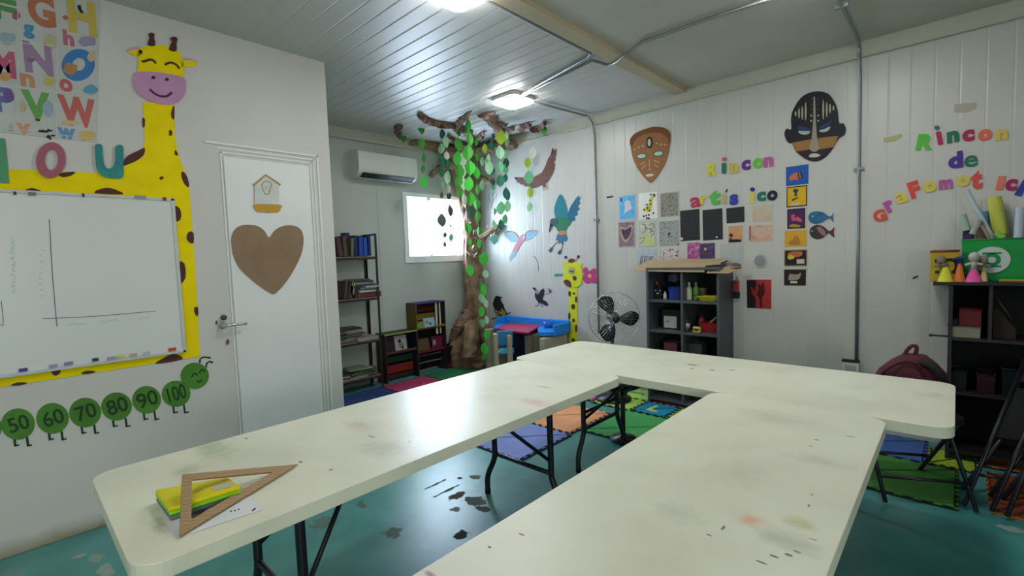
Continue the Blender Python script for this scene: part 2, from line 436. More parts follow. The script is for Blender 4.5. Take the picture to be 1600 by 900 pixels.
# ------------------------------------------------------------------ folding tables
M_TOP = mat('stained_tabletop', '#b9bca3', 0.36, bump=0.05, bscale=40, scale=3.3, detail=8,
            stops=[(0.0, '#b9bba6'), (0.30, '#cdceba'), (0.46, '#d6d7c2'), (0.62, '#dbdcc8'), (1.0, '#e0e1ce')])
ZT = .723
def rrect(x0, y0, x1, y1, r, n=6):
    pts = []
    for cx, cy, a0 in ((x1-r, y1-r, 0), (x0+r, y1-r, 90), (x0+r, y0+r, 180), (x1-r, y0+r, 270)):
        for i in range(n+1):
            a = math.radians(a0+90*i/n); pts.append((cx+r*math.cos(a), cy+r*math.sin(a)))
    return pts
def top_mat(name, cx, cy, spots):
    m = M_TOP.copy(); m.name = name
    stain_nodes(m, [(PZ(x, y, ZT).x-cx, PZ(x, y, ZT).y-cy, rx, ry, col, st) for (x, y, rx, ry, col, st) in spots], wob=.5, wscale=30)
    return m
def table(x0, y0, x1, y1, along, label, spots, name):
    cx, cy = (x0+x1)/2, (y0+y1)/2
    t = thing('folding_table', (cx, cy, 0), label, 'table')
    t['group'] = 'folding tables pushed together into a U'
    m = top_mat(name, cx, cy, spots)
    mb = MB().prism([(x, y, ZT-.045) for x, y in rrect(x0, y0, x1, y1, .075)], (0,0,1), .045)
    obj('tabletop', mb, m, t, .007, seg=3)
    mb = MB().prism([(x, y, ZT-.052) for x, y in rrect(x0+.05, y0+.05, x1-.05, y1-.05, .05)], (0,0,1), .008)
    obj('underside_tray', mb, C('#6d6c66', .6), t)
    L_ = (y1-y0) if along == 'y' else (x1-x0)
    for s in (-1, 1):
        def W(u, v, z):     # u: along table, v: across
            return Vector((cx+v, cy+u, z)) if along == 'y' else Vector((cx+u, cy+v, z))
        u = s*(L_/2-.45)
        for q in (-1, 1):
            pts = curve([W(u, q*.212, ZT-.05), W(u, q*.212, .30), W(u, q*.213, .25), W(u, q*.235, .195), W(u, q*.268, .135), W(u, q*.284, .08), W(u, q*.284, .0)], 4)
            l = obj('leg', MB().tube(pts, .0165, 10), M_BLACK, t)
            obj('foot_cap', MB().tube([W(u, q*.284, 0), W(u, q*.284, .03)], .0175, 10), C('#0c0c0e', .6), l)
        obj('crossbar', MB().tube([W(u, -.213, .265), W(u, .213, .265)], .0125, 8), M_BLACK, t)
        if along == 'x': obj('crossbar', MB().tube([W(u, -.212, .375), W(u, .212, .375)], .0105, 8), M_BLACK, t)
        for q in (-1, 1): obj('brace', MB().tube([W(u, q*.21, .33), W(u-s*.33, q*.03, ZT-.05)], .0095, 8), M_BLACK, t)
        obj('hinge_bar', MB().tube([W(u, -.25, ZT-.062), W(u, .25, ZT-.062)], .014, 8), M_BLACK, t)
    return t
TX = ((-2.164, -1.372), (-2.238, .006), (-.872, -.190))
CY0, CY1 = 2.368, 3.172
table(TX[0][0], .158, TX[0][1], CY0-.001, 'y', 'long off-white folding table beside the partition wall with a wooden set square on it',
      [(850,605,.05,.02,'#c0606a',.7), (835,628,.10,.05,'#c98d8e',.65), (330,700,.16,.06,'#7f9a6a',.55), (290,735,.05,.04,'#7f9a6a',.5), (270,790,.05,.05,'#a9a869',.6),
       (560,665,.10,.05,'#b8958a',.45), (250,820,.08,.02,'#8f937e',.6), (640,690,.005,.008,'#4c4a42',.8), (683,643,.01,.004,'#4c4a42',.8), (470,722,.012,.006,'#5a2626',.8), (517,734,.006,.008,'#6a2525',.9),
       (580,682,.03,.008,'#5c5a50',.7), (385,685,.01,.005,'#555a48',.8), (600,700,.1,.08,'#a4a68e',.5)], 'left_tabletop')
table(TX[1][0], CY0, TX[1][1], CY1, 'x', 'far off-white folding table standing crosswise at the end of the U',
      [(1082,570,.035,.01,'#2c2c2c',.9), (1081,576,.012,.012,'#333333',.9), (1112,578,.018,.012,'#4a4a44',.9), (1143,578,.02,.01,'#4a4a44',.8), (1463,616,.03,.02,'#b98784',.6), (1450,618,.05,.03,'#b9a394',.4), (1040,569,.05,.01,'#8f9080',.6)], 'cross_tabletop')
table(TX[2][0], .158, TX[2][1], CY0-.001, 'y', 'off-white folding table nearest the camera, stained with paint and marker strokes',
      [(1172,812,.022,.02,'#e89a7c',.7), (1172,812,.045,.04,'#d3a285',.5), (1245,815,.04,.03,'#b0b25c',.6), (1265,824,.02,.02,'#b0b25c',.5), (1130,825,.004,.012,'#5e6a78',.9), (1209,869,.012,.005,'#3f4a26',.9), (1232,867,.008,.005,'#5f6648',.9), (1245,862,.008,.004,'#5f6648',.8), (1271,843,.010,.0025,'#2d2d2d',.9),
       (1269,773,.004,.003,'#222222',.9), (1264,790,.003,.010,'#55504a',.8), (1275,687,.010,.005,'#33332f',.9), (1267,697,.007,.004,'#4b4b44',.9), (1330,682,.02,.006,'#55554c',.8), (1188,878,.012,.003,'#4b5238',.9), (1108,836,.008,.003,'#5a5a50',.9),
       (1280,720,.10,.05,'#b0b29c',.5), (1150,740,.10,.1,'#bcbea6',.5), (1230,845,.08,.04,'#a2a890',.55), (1060,800,.08,.05,'#aeb8a0',.45), (815,835,.009,.004,'#8a4a3a',.8), (765,855,.005,.004,'#4a3a30',.9), (672,897,.02,.008,'#6d4a40',.7), (1200,650,.12,.08,'#a8a890',.4)], 'right_tabletop')
# ------------------------------------------------------------------ ceiling lamps and conduits
M_LED = mat('led_diffuser', '#ffffff', 0.5, emit=46.0, var=0)
def lamp(x, y, sz, label):
    t = thing('ceiling_lamp', (x, y, ZC-.035), label, 'ceiling light', 'square ceiling lamps')
    obj('housing', MB().prism([(a, b, ZC-.032) for a, b in rrect(x-sz/2-.012, y-sz/2-.012, x+sz/2+.012, y+sz/2+.012, .06)], (0,0,1), .032), C('#d6d6d2', .5), t, .003)
    obj('diffuser', MB().prism([(a, b, ZC-.052) for a, b in rrect(x-sz/2, y-sz/2, x+sz/2, y+sz/2, .055)], (0,0,1), .022), M_LED, t, .005)
lamp(-3.07, 3.38, .29, 'small square glowing ceiling lamp near the paper tree')
lamp(-2.02, 1.80, .29, 'square glowing ceiling lamp cut by the top edge of the picture')
lamp(-.52, 3.02, .29, 'square ceiling lamp just above the top edge over the right wall')
lamp(-1.0, -1.2, .29, 'square ceiling lamp added behind the camera as fill light')  # out of view, added to brighten the room from behind
ZP = ZC-.022
def pipe(pts, label, r=.011, wall=None):
    t = thing('conduit', pts[0], label, 'conduit', 'grey metal conduits')
    obj('tube', MB().tube(pts, r, 8), M_PIPE, t); return t
def zp(x, y, z=None): return PZ(x, y, ZP if z is None else z)
p1 = pipe([(-1.985, .6, ZP), (-1.985, 2.96, ZP)]+curve([(-1.985, 2.98, ZP), (-1.99, 3.05, ZP), (-2.05, 3.09, ZP)], 4)[1:]+[(-2.93, 3.33, ZP)], 'thin grey conduit running beside the beige beam to the lamp near the tree')
a = zp(845,125); b_ = zp(925,94); 
p2 = pipe([Vector((-2.93, 3.36, ZP))]+curve([b_, zp(935,97), zp(950,101), zp(963,97, ZP-.035), zp(980,83, ZP-.035), zp(1003,66)], 5)+[zp(1110,28), zp(1210,-4)], 'grey conduit wavering across the beige beam in the middle of the ceiling')
pw = PY(932,300).x
p3 = pipe([Vector((-2.98, 3.49, ZP)), zp(905,178), ]+curve([zp(915,181), Vector((pw-.02, YR-.10, ZP-.01)), Vector((pw, YR-.055, ZP-.08)), Vector((pw, YR-.015, ZP-.2))], 5)+[Vector((pw, YR-.013, 1.9)), Vector((pw, YR-.013, .55))], 'grey conduit running down the wall beside the small giraffe')
pr = PY(1342,300).x
p4 = pipe([Vector((pr+.005, 2.6, ZP)), Vector((pr+.005, 3.9, ZP)), ]+curve([Vector((pr+.005, 4.2, ZP)), Vector((pr, YR-.07, ZP-.02)), Vector((pr, YR-.06, ZP-.13)), Vector((pr, YR-.02, ZP-.22))], 5)+[Vector((pr, YR-.014, 1.5)), Vector((pr, YR-.014, .52))], 'grey conduit coming down the right wall to the white socket box', .012)
for pp, locs in ((p4, [(pr, YR-.014, 1.99), (pr+.005, 3.62, ZP)]), (p3, [(pw, YR-.013, 1.79)])):
    for q in locs:
        q = Vector(q)
        if q.z > 2.8: mb = MB().box(q-Vector((.035,.01,.012)), q+Vector((.035,.01,.018)))
        else: mb = MB().box(q-Vector((.032,.014,.009)), q+Vector((.032,.014,.009)))
        obj('clip', mb, M_PIPE, pp)
t = thing('socket_box', (PY(1330,572).x, YR-.03, PY(1330,572).z-.04), 'white wall socket box at the foot of the right conduit', 'socket')
c0 = PY(1330,573); obj('box', MB().box((c0.x-.055, YR-.045, c0.z-.04), (c0.x+.055, YR, c0.z+.045)), C('#cfccc0', .4), t, .006)
obj('socket_face', MB().box((c0.x-.035, YR-.049, c0.z-.018), (c0.x+.035, YR-.044, c0.z+.022)), C('#a9a69c', .4), t, .003)
obj('black_lid', MB().box((c0.x-.055, YR-.05, c0.z+.045), (c0.x+.055, YR, c0.z+.058)), C('#1c1c20', .5), t)

# ------------------------------------------------------------------ air conditioner
ay0, ay1 = PX(559,233, XK+.21).y, PX(651,248, XK+.21).y; az1 = PX(559,233, XK+.21).z; az0 = PX(562,272, XK+.21).z-.01
t = thing('air_conditioner', (XK, (ay0+ay1)/2, az0), 'white wall-mounted air conditioner high on the alcove wall', 'air conditioner')
prof = smooth([(0,az0+.02),(.12,az0),(.19,az0+.03),(.215,az0+.10),(.21,az1-.04),(.18,az1),(0,az1)], 4)
prof = [(max(0, a), b) for a, b in prof]
obj('body', MB().prism([(XK+a, ay0, b) for a, b in prof], (0,1,0), ay1-ay0), mat('ac_plastic', '#c9cac4', .4, var=.02), t, .004)
obj('louver_slot', MB().prism([(XK+.145, ay0+.05, az0-.002), (XK+.205, ay0+.05, az0+.036), (XK+.21, ay0+.05, az0+.03), (XK+.15, ay0+.05, az0-.012)], (0,1,0), ay1-ay0-.09), C('#15161c', .4), t)
obj('louver_flap', MB().prism([(XK+.12, ay0+.05, az0-.012), (XK+.15, ay0+.05, az0-.02), (XK+.155, ay0+.05, az0-.016), (XK+.125, ay0+.05, az0-.006)], (0,1,0), ay1-ay0-.09), C('#c9ccc8', .4), t)

# ------------------------------------------------------------------ foam mats
s_ = H/1.31
def edge_teeth(x0, y0, x1, y1, n=9, d=.018):
    L_ = math.hypot(x1-x0, y1-y0); ux, uy = (x1-x0)/L_, (y1-y0)/L_; nx, ny = uy, -ux
    out = []
    for i in range(n):
        a = L_*(i+.25)/n; b = L_*(i+.75)/n
        for q, dd in ((a, 0), (a-.1*L_/n, d), (b+.1*L_/n, d), (b, 0)): out.append((x0+ux*q+nx*dd, y0+uy*q+ny*dd))
    return out
def mat_tile(x0, y0, x1, y1, col, label, n=9, rot=0.0, deco=None, rim='#15171a', d=.018):
    cx, cy = (x0+x1)/2, (y0+y1)/2
    t = thing('foam_mat', (cx, cy, 0), label, 'foam mat', 'interlocking foam floor mats')
    g = .002
    c = [(x0+g, y0+g), (x1-g, y0+g), (x1-g, y1-g), (x0+g, y1-g)]
    pts = []
    for i in range(4):
        a, b = c[i], c[(i+1) % 4]
        # teeth cut inwards so neighbours never overlap
        e = edge_teeth(a[0], a[1], b[0], b[1], n, -d)
        pts.append(a); pts += e
    if rot:
        ca, sa = math.cos(rot), math.sin(rot); pts = [(cx+(x-cx)*ca-(y-cy)*sa, cy+(x-cx)*sa+(y-cy)*ca) for x, y in pts]
    obj('rim', MB().prism([(x, y, .0005) for x, y in [(x0+g,y0+g),(x1-g,y0+g),(x1-g,y1-g),(x0+g,y1-g)]], (0,0,1), .009), C(rim, .7), t)
    obj('foam_top', MB().prism([(x, y, .0095) for x, y in pts], (0,0,1), .004), C(col, .75, bump=.1, bscale=90), t)
    if deco: deco(t, cx, cy)
    return t
def dec(ch, col, size=.2, rz=0.0):
    def f(t, cx, cy):
        me = text_mesh(ch, .03); xs = [v.co.x for v in me.vertices]; ys = [v.co.y for v in me.vertices]
        k = size/(max(ys)-min(ys)); mx, my = (max(xs)+min(xs))/2, (max(ys)+min(ys))/2; ca, sa = math.cos(rz), math.sin(rz)
        mb = MB(); vs = []
        for v in me.vertices:
            a, b = (v.co.x-mx)*k, (v.co.y-my)*k; vs.append((cx+a*ca-b*sa, cy+a*sa+b*ca, .0145))
        mb.add(vs, [tuple(p.vertices) for p in me.polygons]); bpy.data.meshes.remove(me)
        obj('letter_inlay', mb, C(col, .75), t, label='inlaid foam letter')
    return f
def T(x0, y0, x1, y1, *a, **k): return mat_tile(x0*s_, y0*s_, x1*s_, y1*s_, *a, **k)
T(-2.60, 2.17, -2.02, 2.74, '#7c8cc8', 'periwinkle blue foam mat with a dark jigsaw edge under the left table')
T(-2.62, 2.745, -2.04, 3.32, '#df9c6c', 'orange foam mat beyond the periwinkle one')
T(-2.035, 2.86, -1.40, 3.46, '#449a52', 'large green foam mat between the far table legs')
T(-1.395, 2.86, -.80, 3.46, '#42954e', 'green foam mat under the right end of the far table')
T(-2.66, 3.50, -2.35, 3.80, '#b8588a', 'small magenta foam letter mat under the far table', n=5, deco=dec('O', '#7a5fb0', .17))
T(-2.34, 3.47, -1.96, 3.78, '#9fc653', 'lime foam letter mat with a teal letter, beside the magenta one', n=5, deco=dec('E', '#3f8f88', .2, 1.57))
T(-2.34, 3.785, -1.96, 4.08, '#a3c957', 'lime foam mat with a blue letter touching the right wall', n=5, deco=dec('J', '#1e86a8', .19, 1.57))
T(-1.955, 3.48, -1.66, 3.78, '#1f7fa0', 'blue foam letter mat with a lime letter L', n=5, deco=dec('L', '#a8cf62', .17, -.1))
T(-1.955, 3.785, -1.66, 4.08, '#c8635f', 'coral foam number mat with an orange 8 beside the wall', n=5, deco=dec('8', '#d2703c', .17, 1.57))
T(-1.655, 3.48, -1.36, 3.78, '#76b04e', 'light green foam mat next to the blue letter mat', n=5)
T(-1.655, 3.785, -1.36, 4.08, '#6fa94c', 'light green foam mat by the wall next to the coral number mat', n=5)
T(-4.37, 2.02, -4.02, 2.60, '#2c3f74', 'dark blue foam mat at the foot of the metal rack')
T(-4.37, 2.605, -4.02, 3.17, '#a83a60', 'crimson foam mat in front of the low bookcase')
T(-4.37, 3.175, -4.02, 3.72, '#2f7a4c', 'deep green foam mat in front of the tall wooden bookcase')
T(-4.37, 3.725, -4.02, 4.08, '#5b4a70', 'purple foam mat at the foot of the paper tree', n=6)
T(-4.015, 2.60, -3.44, 3.17, '#3f8f4c', 'green foam mat hidden largely behind the left table')
T(-.66, 3.09, -.64+.67, 3.64, '#3f7d31', 'dark green foam mat under the backpack chair')
T(-.66, 3.645, -.115, 4.07, '#3d5d9c', 'royal blue foam mat behind the dark green one', n=7)
T(-.11, 3.66, .115, 3.96, '#93ad2f', 'yellow-green foam mat beside the blue one near the dark shelf', n=5)
T(.12, 3.80, .42, 4.07, '#c78238', 'orange foam mat under the dark shelf', n=5)
T(.135, 3.17, .60, 3.72, '#7a3a26', 'rust red foam mat under the folded black chairs', n=8, rim='#b56a34')
# ------------------------------------------------------------------ left wall: paper giraffe, whiteboard, letters, caterpillar
YEL, BRN = C('#e3cd00', .7, spec=.15), C('#4a2620', .6)
t = thing('paper_giraffe', WL.p(200, 605), 'big yellow paper giraffe with closed smiling eyes whose body frames the whiteboard', 'wall decoration')
mb = MB(); WL.shape(mb, [(-60,262),(0,264),(80,267),(147,270),(185,272),(195,250),(212,240),(222,232),(226,222),(225,200),(223,160),(272,160),(273,213),(277,235),(284,258),(291,275),(295,293),(299,340),(302,380),(305,430),(308,480),(312,557),(240,568),(150,582),(60,596),(0,605),(-60,614)], .001, .003)
obj('body', mb, YEL, t)
mb = MB(); WL.shape(mb, [(213,87),(216,79),(224,74),(236,71),(250,71),(265,74),(277,80),(284,90),(286,100),(284,124),(250,128),(217,118),(216,98)], .004, .003, 3); obj('head', mb, YEL, t)
mb = MB(); WL.shape(mb, [(212,114),(240,113),(268,117),(287,123),(290,138),(284,154),(272,163),(256,164),(236,159),(219,150),(210,138),(208,125)], .0075, .003, 3); obj('muzzle', mb, C('#b787ad', .6), t)
for k in range(2):
    P_ = [(231,54),(236,52),(241,54),(240,60),(242,72),(230,71),(233,60)] if k == 0 else [(265,61),(271,58),(277,61),(275,68),(275,81),(263,78),(268,66)]
    mb = MB(); WL.shape(mb, P_, .0075, .003, 2); obj('horn', mb, BRN, t)
mb = MB(); WL.shape(mb, [(196,81),(203,75),(213,73),(223,75),(212,82)], .002, .003, 2); WL.shape(mb, [(284,94),(290,90),(300,92),(307,98),(290,97)], .002, .003, 2); obj('inner_ear', mb, C('#c79aa8', .6), t)
mb = MB(); WL.shape(mb, [(199,82),(212,78),(222,80),(220,92),(213,88)], .004, .003, 2); obj('ear', mb, YEL, t)
mb = MB(); WL.shape(mb, [(284,96),(298,95),(307,99),(303,104),(288,106),(283,104)], .004, .003, 2); obj('ear', mb, YEL, t)
for e in ([(221,97),(227,96),(233,94),(239,95),(243,100)], [(257,102),(263,99),(269,99),(275,102),(280,108)]):
    mb = MB(); WL.line(mb, e, .006, .0075, .002); obj('closed_eye', mb, BRN, t)
mb = MB(); WL.line(mb, [(233,140),(241,147),(250,151),(260,151),(268,145)], .006, .011, .002); obj('smile', mb, BRN, t)
for x, y in ((239,122), (260,125)):
    mb = MB(); WL.ell(mb, x, y, 3.2, 2.6, .011, .002); obj('nostril', mb, BRN, t)
spots = [[(193,252),(200,243),(215,236),(226,231),(224,243),(212,252),(200,257),(193,259)], [(91,272),(105,269),(118,269),(110,275),(97,277)], [(38,299),(48,294),(58,296),(66,300)], [(147,302),(158,295),(172,294),(184,298),(192,304)],
         [(0,273),(11,270),(11,280),(6,285),(0,280)], [(222,185),(226,186),(226,197),(223,199)], [(272,165),(268,172),(267,182),(272,187)], [(264,204),(268,204),(269,211),(264,212)], [(273,235),(276,237),(278,243),(273,242)],
         [(284,268),(290,272),(294,282),(295,293),(288,288),(283,276)], [(249,277),(255,276),(254,280),(250,281)], [(272,323),(280,325),(283,335),(281,344),(274,345)], [(291,370),(295,362),(302,364),(302,380),(294,378)],
         [(279,410),(288,412),(290,428),(288,437),(281,442)], [(303,481),(309,480),(309,494),(304,490)], [(80,582),(86,577),(94,576),(94,582),(87,587)], [(126,584),(134,579),(150,580),(140,584)],
         [(16,602),(28,597),(44,598),(30,602)], [(242,568),(252,561),(268,553),(280,555),(285,561),(262,566)], [(168,565),(175,562),(184,562),(176,567)]]
for s in spots:
    mb = MB(); WL.shape(mb, s, .0042, .0015, 2); obj('spot', mb, BRN, t)

yb0 = PX(-60, 440).y; yb1 = PX(278, 430).y; zb1 = PX(200,308).z; zb0 = PX(200,561).z
t = thing('whiteboard', (XL, (yb0+yb1)/2, zb0), 'large whiteboard with a faint hand-drawn graph hung over the paper giraffe', 'whiteboard')
obj('board', MB().box((XL+.006, yb0, zb0), (XL+.020, yb1, zb1)), mat('whiteboard_face', '#cfd3d0', .3, var=.02, scale=2), t, .002)
mb = MB()
for a, b in (((yb0, zb0-.004), (yb1+.006, zb0+.012)), ((yb0, zb1-.012), (yb1+.006, zb1+.004)), ((yb1-.010, zb0-.004), (yb1+.008, zb1+.004))): mb.box((XL+.005, a[0], a[1]), (XL+.026, b[0], b[1]))
obj('frame', mb, C('#bcc0c0', .4), t, .002)
WB = Wall(lambda x, y: PX(x, y, XL+.020), (1,0,0), (0,1,0))
mb = MB(); WB.line(mb, [(77,343),(82,430),(89,510)], .0018, .0005, .0006); WB.line(mb, [(66,498),(150,494),(244,486)], .0018, .0005, .0006); WB.line(mb, [(2,470),(5,506),(0,507)], .0015, .0005, .0006); obj('graph_lines', mb, C('#5f6f80', .6), t)
mb = MB(); r2 = random.Random(3)
for x, y in [(20+r2.uniform(-2,3), 372+i*3.7) for i in range(24)]+[(108+i*5, 507-i*.35+r2.uniform(-1,1)) for i in range(6)]+[(160+i*5, 502-i*.4+r2.uniform(-1,1)) for i in range(6)]+[(218+i*4.5, 498-i*.4+r2.uniform(-1,1)) for i in range(4)]+[(62+r2.uniform(-2,6), 390+i*9) for i in range(9)]:
    WB.line(mb, [(x-2.5, y+r2.uniform(-1.5,1.5)), (x, y+r2.uniform(-2,2)), (x+2.5, y+r2.uniform(-1.5,1.5))], .0012, .0005, .0005)
obj('faded_marker_words', mb, C('#8fb3a6', .6), t)
WF_ = Wall(lambda x, y: PX(x, y, XL+.026), (1,0,0), (0,1,0))
for x, y, w_, c_, n_ in ((36,578,14,'#4b3c86','dark violet'), (83,572,13,'#9a8fae','pale lilac'), (107,568,14,'#8874a8','lilac'), (149,562,10,'#3a4048','charcoal'), (174,560,14,'#9b94a4','pale grey'), (189,557,10,'#c9bc4a','yellow'), (208,555,12,'#a9a39a','beige'), (229,552,10,'#b9b5c0','off-white'), (269,546,12,'#b5523a','orange red'),
                       (23,302,4,'#2c2c30','black'), (50,303,12,'#6d6d70','grey'), (130,305,4,'#33333a','dark'), (219,308,18,'#8d8d92','pale grey striped'), (257,311,6,'#7a3c34','brown')):
    mb = MB(); WF_.rect(mb, x-w_/2, y-2.6, x+w_/2, y+2.6, .0005, .003); obj('tape_piece', mb, C(c_, .5), t, label=n_+' tape piece')

# big foam vowels
for ch, x, y, h_, w_, m_, lab in (('I', -2, 251, 70, 26, '#4f8f6a', 'mottled green foam letter I cut by the left picture edge'),):
    o = letter(ch, WL, x, y, h_, m_, 'foam_letter', fat=.03, off=.004, wpx=w_); tag(o, lab, 'letter', 'big foam vowels on the left wall')
def ringpts(cx, cy, rx, ry, n=28, rot=0.05): return [(cx+rx*math.cos(a)-rot*ry*math.sin(a), cy+ry*math.sin(a)) for a in [2*math.pi*i/n for i in range(n)]]
def ring(wall, cx, cy, rx, ry, ix, iy, off, t):
    mb = MB(); A = [wall.p(x, y, off) for x, y in ringpts(cx, cy, rx, ry)]; B = [wall.p(x, y, off) for x, y in ringpts(cx+1, cy-1, ix, iy)]; n = len(A); N = wall.n*t
    vs = A+B+[p+N for p in A]+[p+N for p in B]; fs = []
    for i in range(n):
        j = (i+1) % n; fs += [(i, j, n+j, n+i), (2*n+i, 3*n+i, 3*n+j, 2*n+j), (i, 2*n+i, 2*n+j, j), (n+i, n+j, 3*n+j, 3*n+i)]
    return mb.add(vs, fs)
tag(obj('foam_letter', ring(WL, 79, 251, 23, 28, 10.5, 16.5, .004, .012), mat('pink_felt', '#a05a6c', .85, bump=.3, bscale=120)), 'dusty pink foam letter O above the whiteboard', 'letter', 'big foam vowels on the left wall')
mb = MB(); WL.shape(mb, [(148,229),(151,226),(157,226),(159,230),(160,245),(162,258),(168,264),(175,262),(179,254),(180,240),(180,230),(185,227),(191,229),(192,240),(192,258),(192,277),(182,279),(168,278),(158,274),(151,264),(149,248)], .004, .012, 2)
tag(obj('foam_letter', mb, mat('teal_felt', '#2f7f80', .85, scale=16, stops=[(.2,'#2b6f84'),(.5,'#2f8580'),(.8,'#3f9a85')], bump=.3, bscale=120)), 'mottled teal foam letter U above the whiteboard', 'letter', 'big foam vowels on the left wall')

# alphabet chart
t = thing('alphabet_chart', WL.p(70, 215), 'clear plastic alphabet pocket chart with coloured letters in the upper left corner', 'poster')
mb = MB().prism([WL.p(x, y, .002) for x, y in [(-70,-40),(156,-20),(151,223),(0,206),(-70,199)]], WL.n, .002)
obj('sheet', mb, mat('chart_sheet', '#b7bab6', .18, var=.04, scale=5, bump=.25, bscale=9), t)
def mute(c_, k=.22):
    v = [int(c_[i:i+2], 16) for i in (1,3,5)]; return '#%02x%02x%02x' % tuple(int(a*(1-k)+150*k) for a in v)
def L_(ch, x, y, h_, c_, w_=None, rot=0, fat=.05):
    c_ = mute(c_); letter(ch, WL, x, y, h_, c_, 'printed_letter', rot, fat, .001, .0045, w_, t)
L_('F', 4, 14, 34, '#3f8a3c', 44); L_('G', 65, 17, 50, '#b5603c', 42); L_('H', 128, 27, 54, '#c4ae3a', 44)
L_('g', 45, 50, 22, '#2f7fae', 17); L_('h', 107, 60, 24, '#b3566a', 17)
L_('M', 6, 100, 42, '#b5406a', 36); L_('N', 60, 92, 48, '#8f7096', 44)
tag_ = [('n', 43, 126, 20, '#c07c50', 22), ('o', 103, 134, 20, '#bd4c58', 20), ('P', 6, 156, 40, '#4f55a0', 34), ('V', 57, 166, 46, '#4f9c38', 44), ('W', 121, 175, 46, '#bf4f48', 58), ('v', 37, 202, 18, '#cf8a60', 22), ('w', 104, 209, 17, '#5580b8', 28)]
for a in tag_: L_(*a)
o = ring(WL, 122, 102, 26, 25, 10, 10, .0045, .001); obj('printed_letter', o, C('#3a74ab'), t)
def blob(x, y, rx, ry, c_, name='printed_picture', seed=1, n=9, par=None, off=.0058, wall=WL):
    rr = random.Random(seed*17+int(x)); mb = MB(); wall.shape(mb, [(x+rx*math.cos(a)*rr.uniform(.75,1.15), y+ry*math.sin(a)*rr.uniform(.75,1.15)) for a in [2*math.pi*i/n for i in range(n)]], off, .0008, 3)
    return obj(name, mb, C(mute(c_) if wall is WL else c_), par or t)
blob(25,25,7,7,'#a5395a'); blob(137,65,15,9,'#8d84ab'); blob(110,108,12,10,'#a9743a'); blob(143,88,7,9,'#cbab84'); blob(141,140,12,8,'#3f93b3'); blob(137,212,13,9,'#cfab45'); blob(108,192,15,4,'#c9ae84'); blob(75,170,9,12,'#8fa8bc')
blob(14,150,10,10,'#5d3f8c'); blob(76,128,8,9,'#c2b04a'); blob(102,28,4,4,'#a5533a'); blob(36,166,4,10,'#c2a97c'); blob(17,200,4,7,'#a8a398'); blob(8,120,10,7,'#c98f50'); blob(48,94,6,4,'#6a5484'); blob(80,65,12,12,'#b5ae84'); blob(10,60,14,10,'#8fa3b0')
rr = random.Random(5); mb = MB()
for k in range(8):
    x, y = 74+rr.uniform(-12,10), 209+rr.uniform(-7,9); WL.ell(mb, x, y, rr.uniform(2,4), rr.uniform(1.2,2.6), .006, .0008, 8)
WL.shape(mb, [(54,186),(62,187),(62,190),(57,189)], .006, .0008); WL.shape(mb, [(120,10),(126,9),(127,15),(131,21),(125,20)], .006, .0008, 2)
obj('printed_picture', mb, C('#22222a'), t, label='black dog spots')
mb = MB()
for a_, b_ in (((28,0),(27,120)), ((27,120),(24,208)), ((90,0),(88,215)), ((0,66),(60,70)), ((60,70),(152,78)), ((0,136),(152,148)), ((0,200),(152,218))): WL.line(mb, [a_, b_], .0012, .0048, .0025, False)
obj('pocket_seams', mb, mat('clear_vinyl', '#cfd3d2', .1, spec=.8), t)

# caterpillar of numbers
t = thing('paper_caterpillar', WL.p(160, 690), 'green paper caterpillar counting in tens along the wall below the whiteboard', 'wall decoration')
GRN, GDK = mat('caterpillar_green', '#427a1e', .7, var=.15, scale=7), C('#173d1c', .7)
for n_, x, y, rx, ry in (('40', -23, 668, 26, 24), ('50', 28, 662.5, 26.5, 24.5), ('60', 82, 653.5, 25.5, 24), ('70', 133, 644.5, 25, 23), ('80', 182, 635, 24, 22), ('90', 229, 624.5, 22.5, 21.5), ('100', 275, 615, 22.5, 20.5)):
    mb = MB(); WL.ell(mb, x, y, rx, ry, .001, .002, 36, -.1); sg = obj('segment', mb, GRN, t)
    letter(n_, WL, x+1, y-1, 24, '#173d1c', 'number', .16, .015, .0008, .0032, 33 if n_ != '100' else 29, sg)
    for dx, L2 in ((-6, 24), (14, 20)) if rx > 23 else ((-5, 21), (12, 19)):
        mb = MB(); WL.line(mb, [(x+dx, y+ry-4), (x+dx+2, y+ry+10), ], .0045, .001, .0015, False); WL.line(mb, [(x+dx+1, y+ry+9.5), (x+dx+8, y+ry+8)], .004, .001, .0015, False); obj('leg', mb, GDK, t)
mb = MB(); WL.ell(mb, 304, 587, 22, 20.5, .0035, .002, 36); hd = obj('head', mb, GRN, t)
mb = MB(); WL.line(mb, [(299,589),(303,583),(308,586)], .004, .0058, .0008); WL.line(mb, [(311,583),(315,577),(320,581)], .004, .0058, .0008); WL.line(mb, [(307,594),(311,597),(315,593)], .004, .0058, .0008); obj('face', mb, GDK, hd)
mb = MB(); WL.line(mb, [(312,567),(313,561),(318,558),(327,559)], .0045, .001, .0015); WL.ell(mb, 327, 559, 2.4, 1.6, .001, .002); obj('antenna', mb, GDK, t)
mb = MB(); WL.line(mb, [(322,574),(323,568),(327,565),(331,566)], .0045, .001, .0015); WL.ell(mb, 331, 566, 2.2, 1.6, .001, .002); obj('antenna', mb, GDK, t)

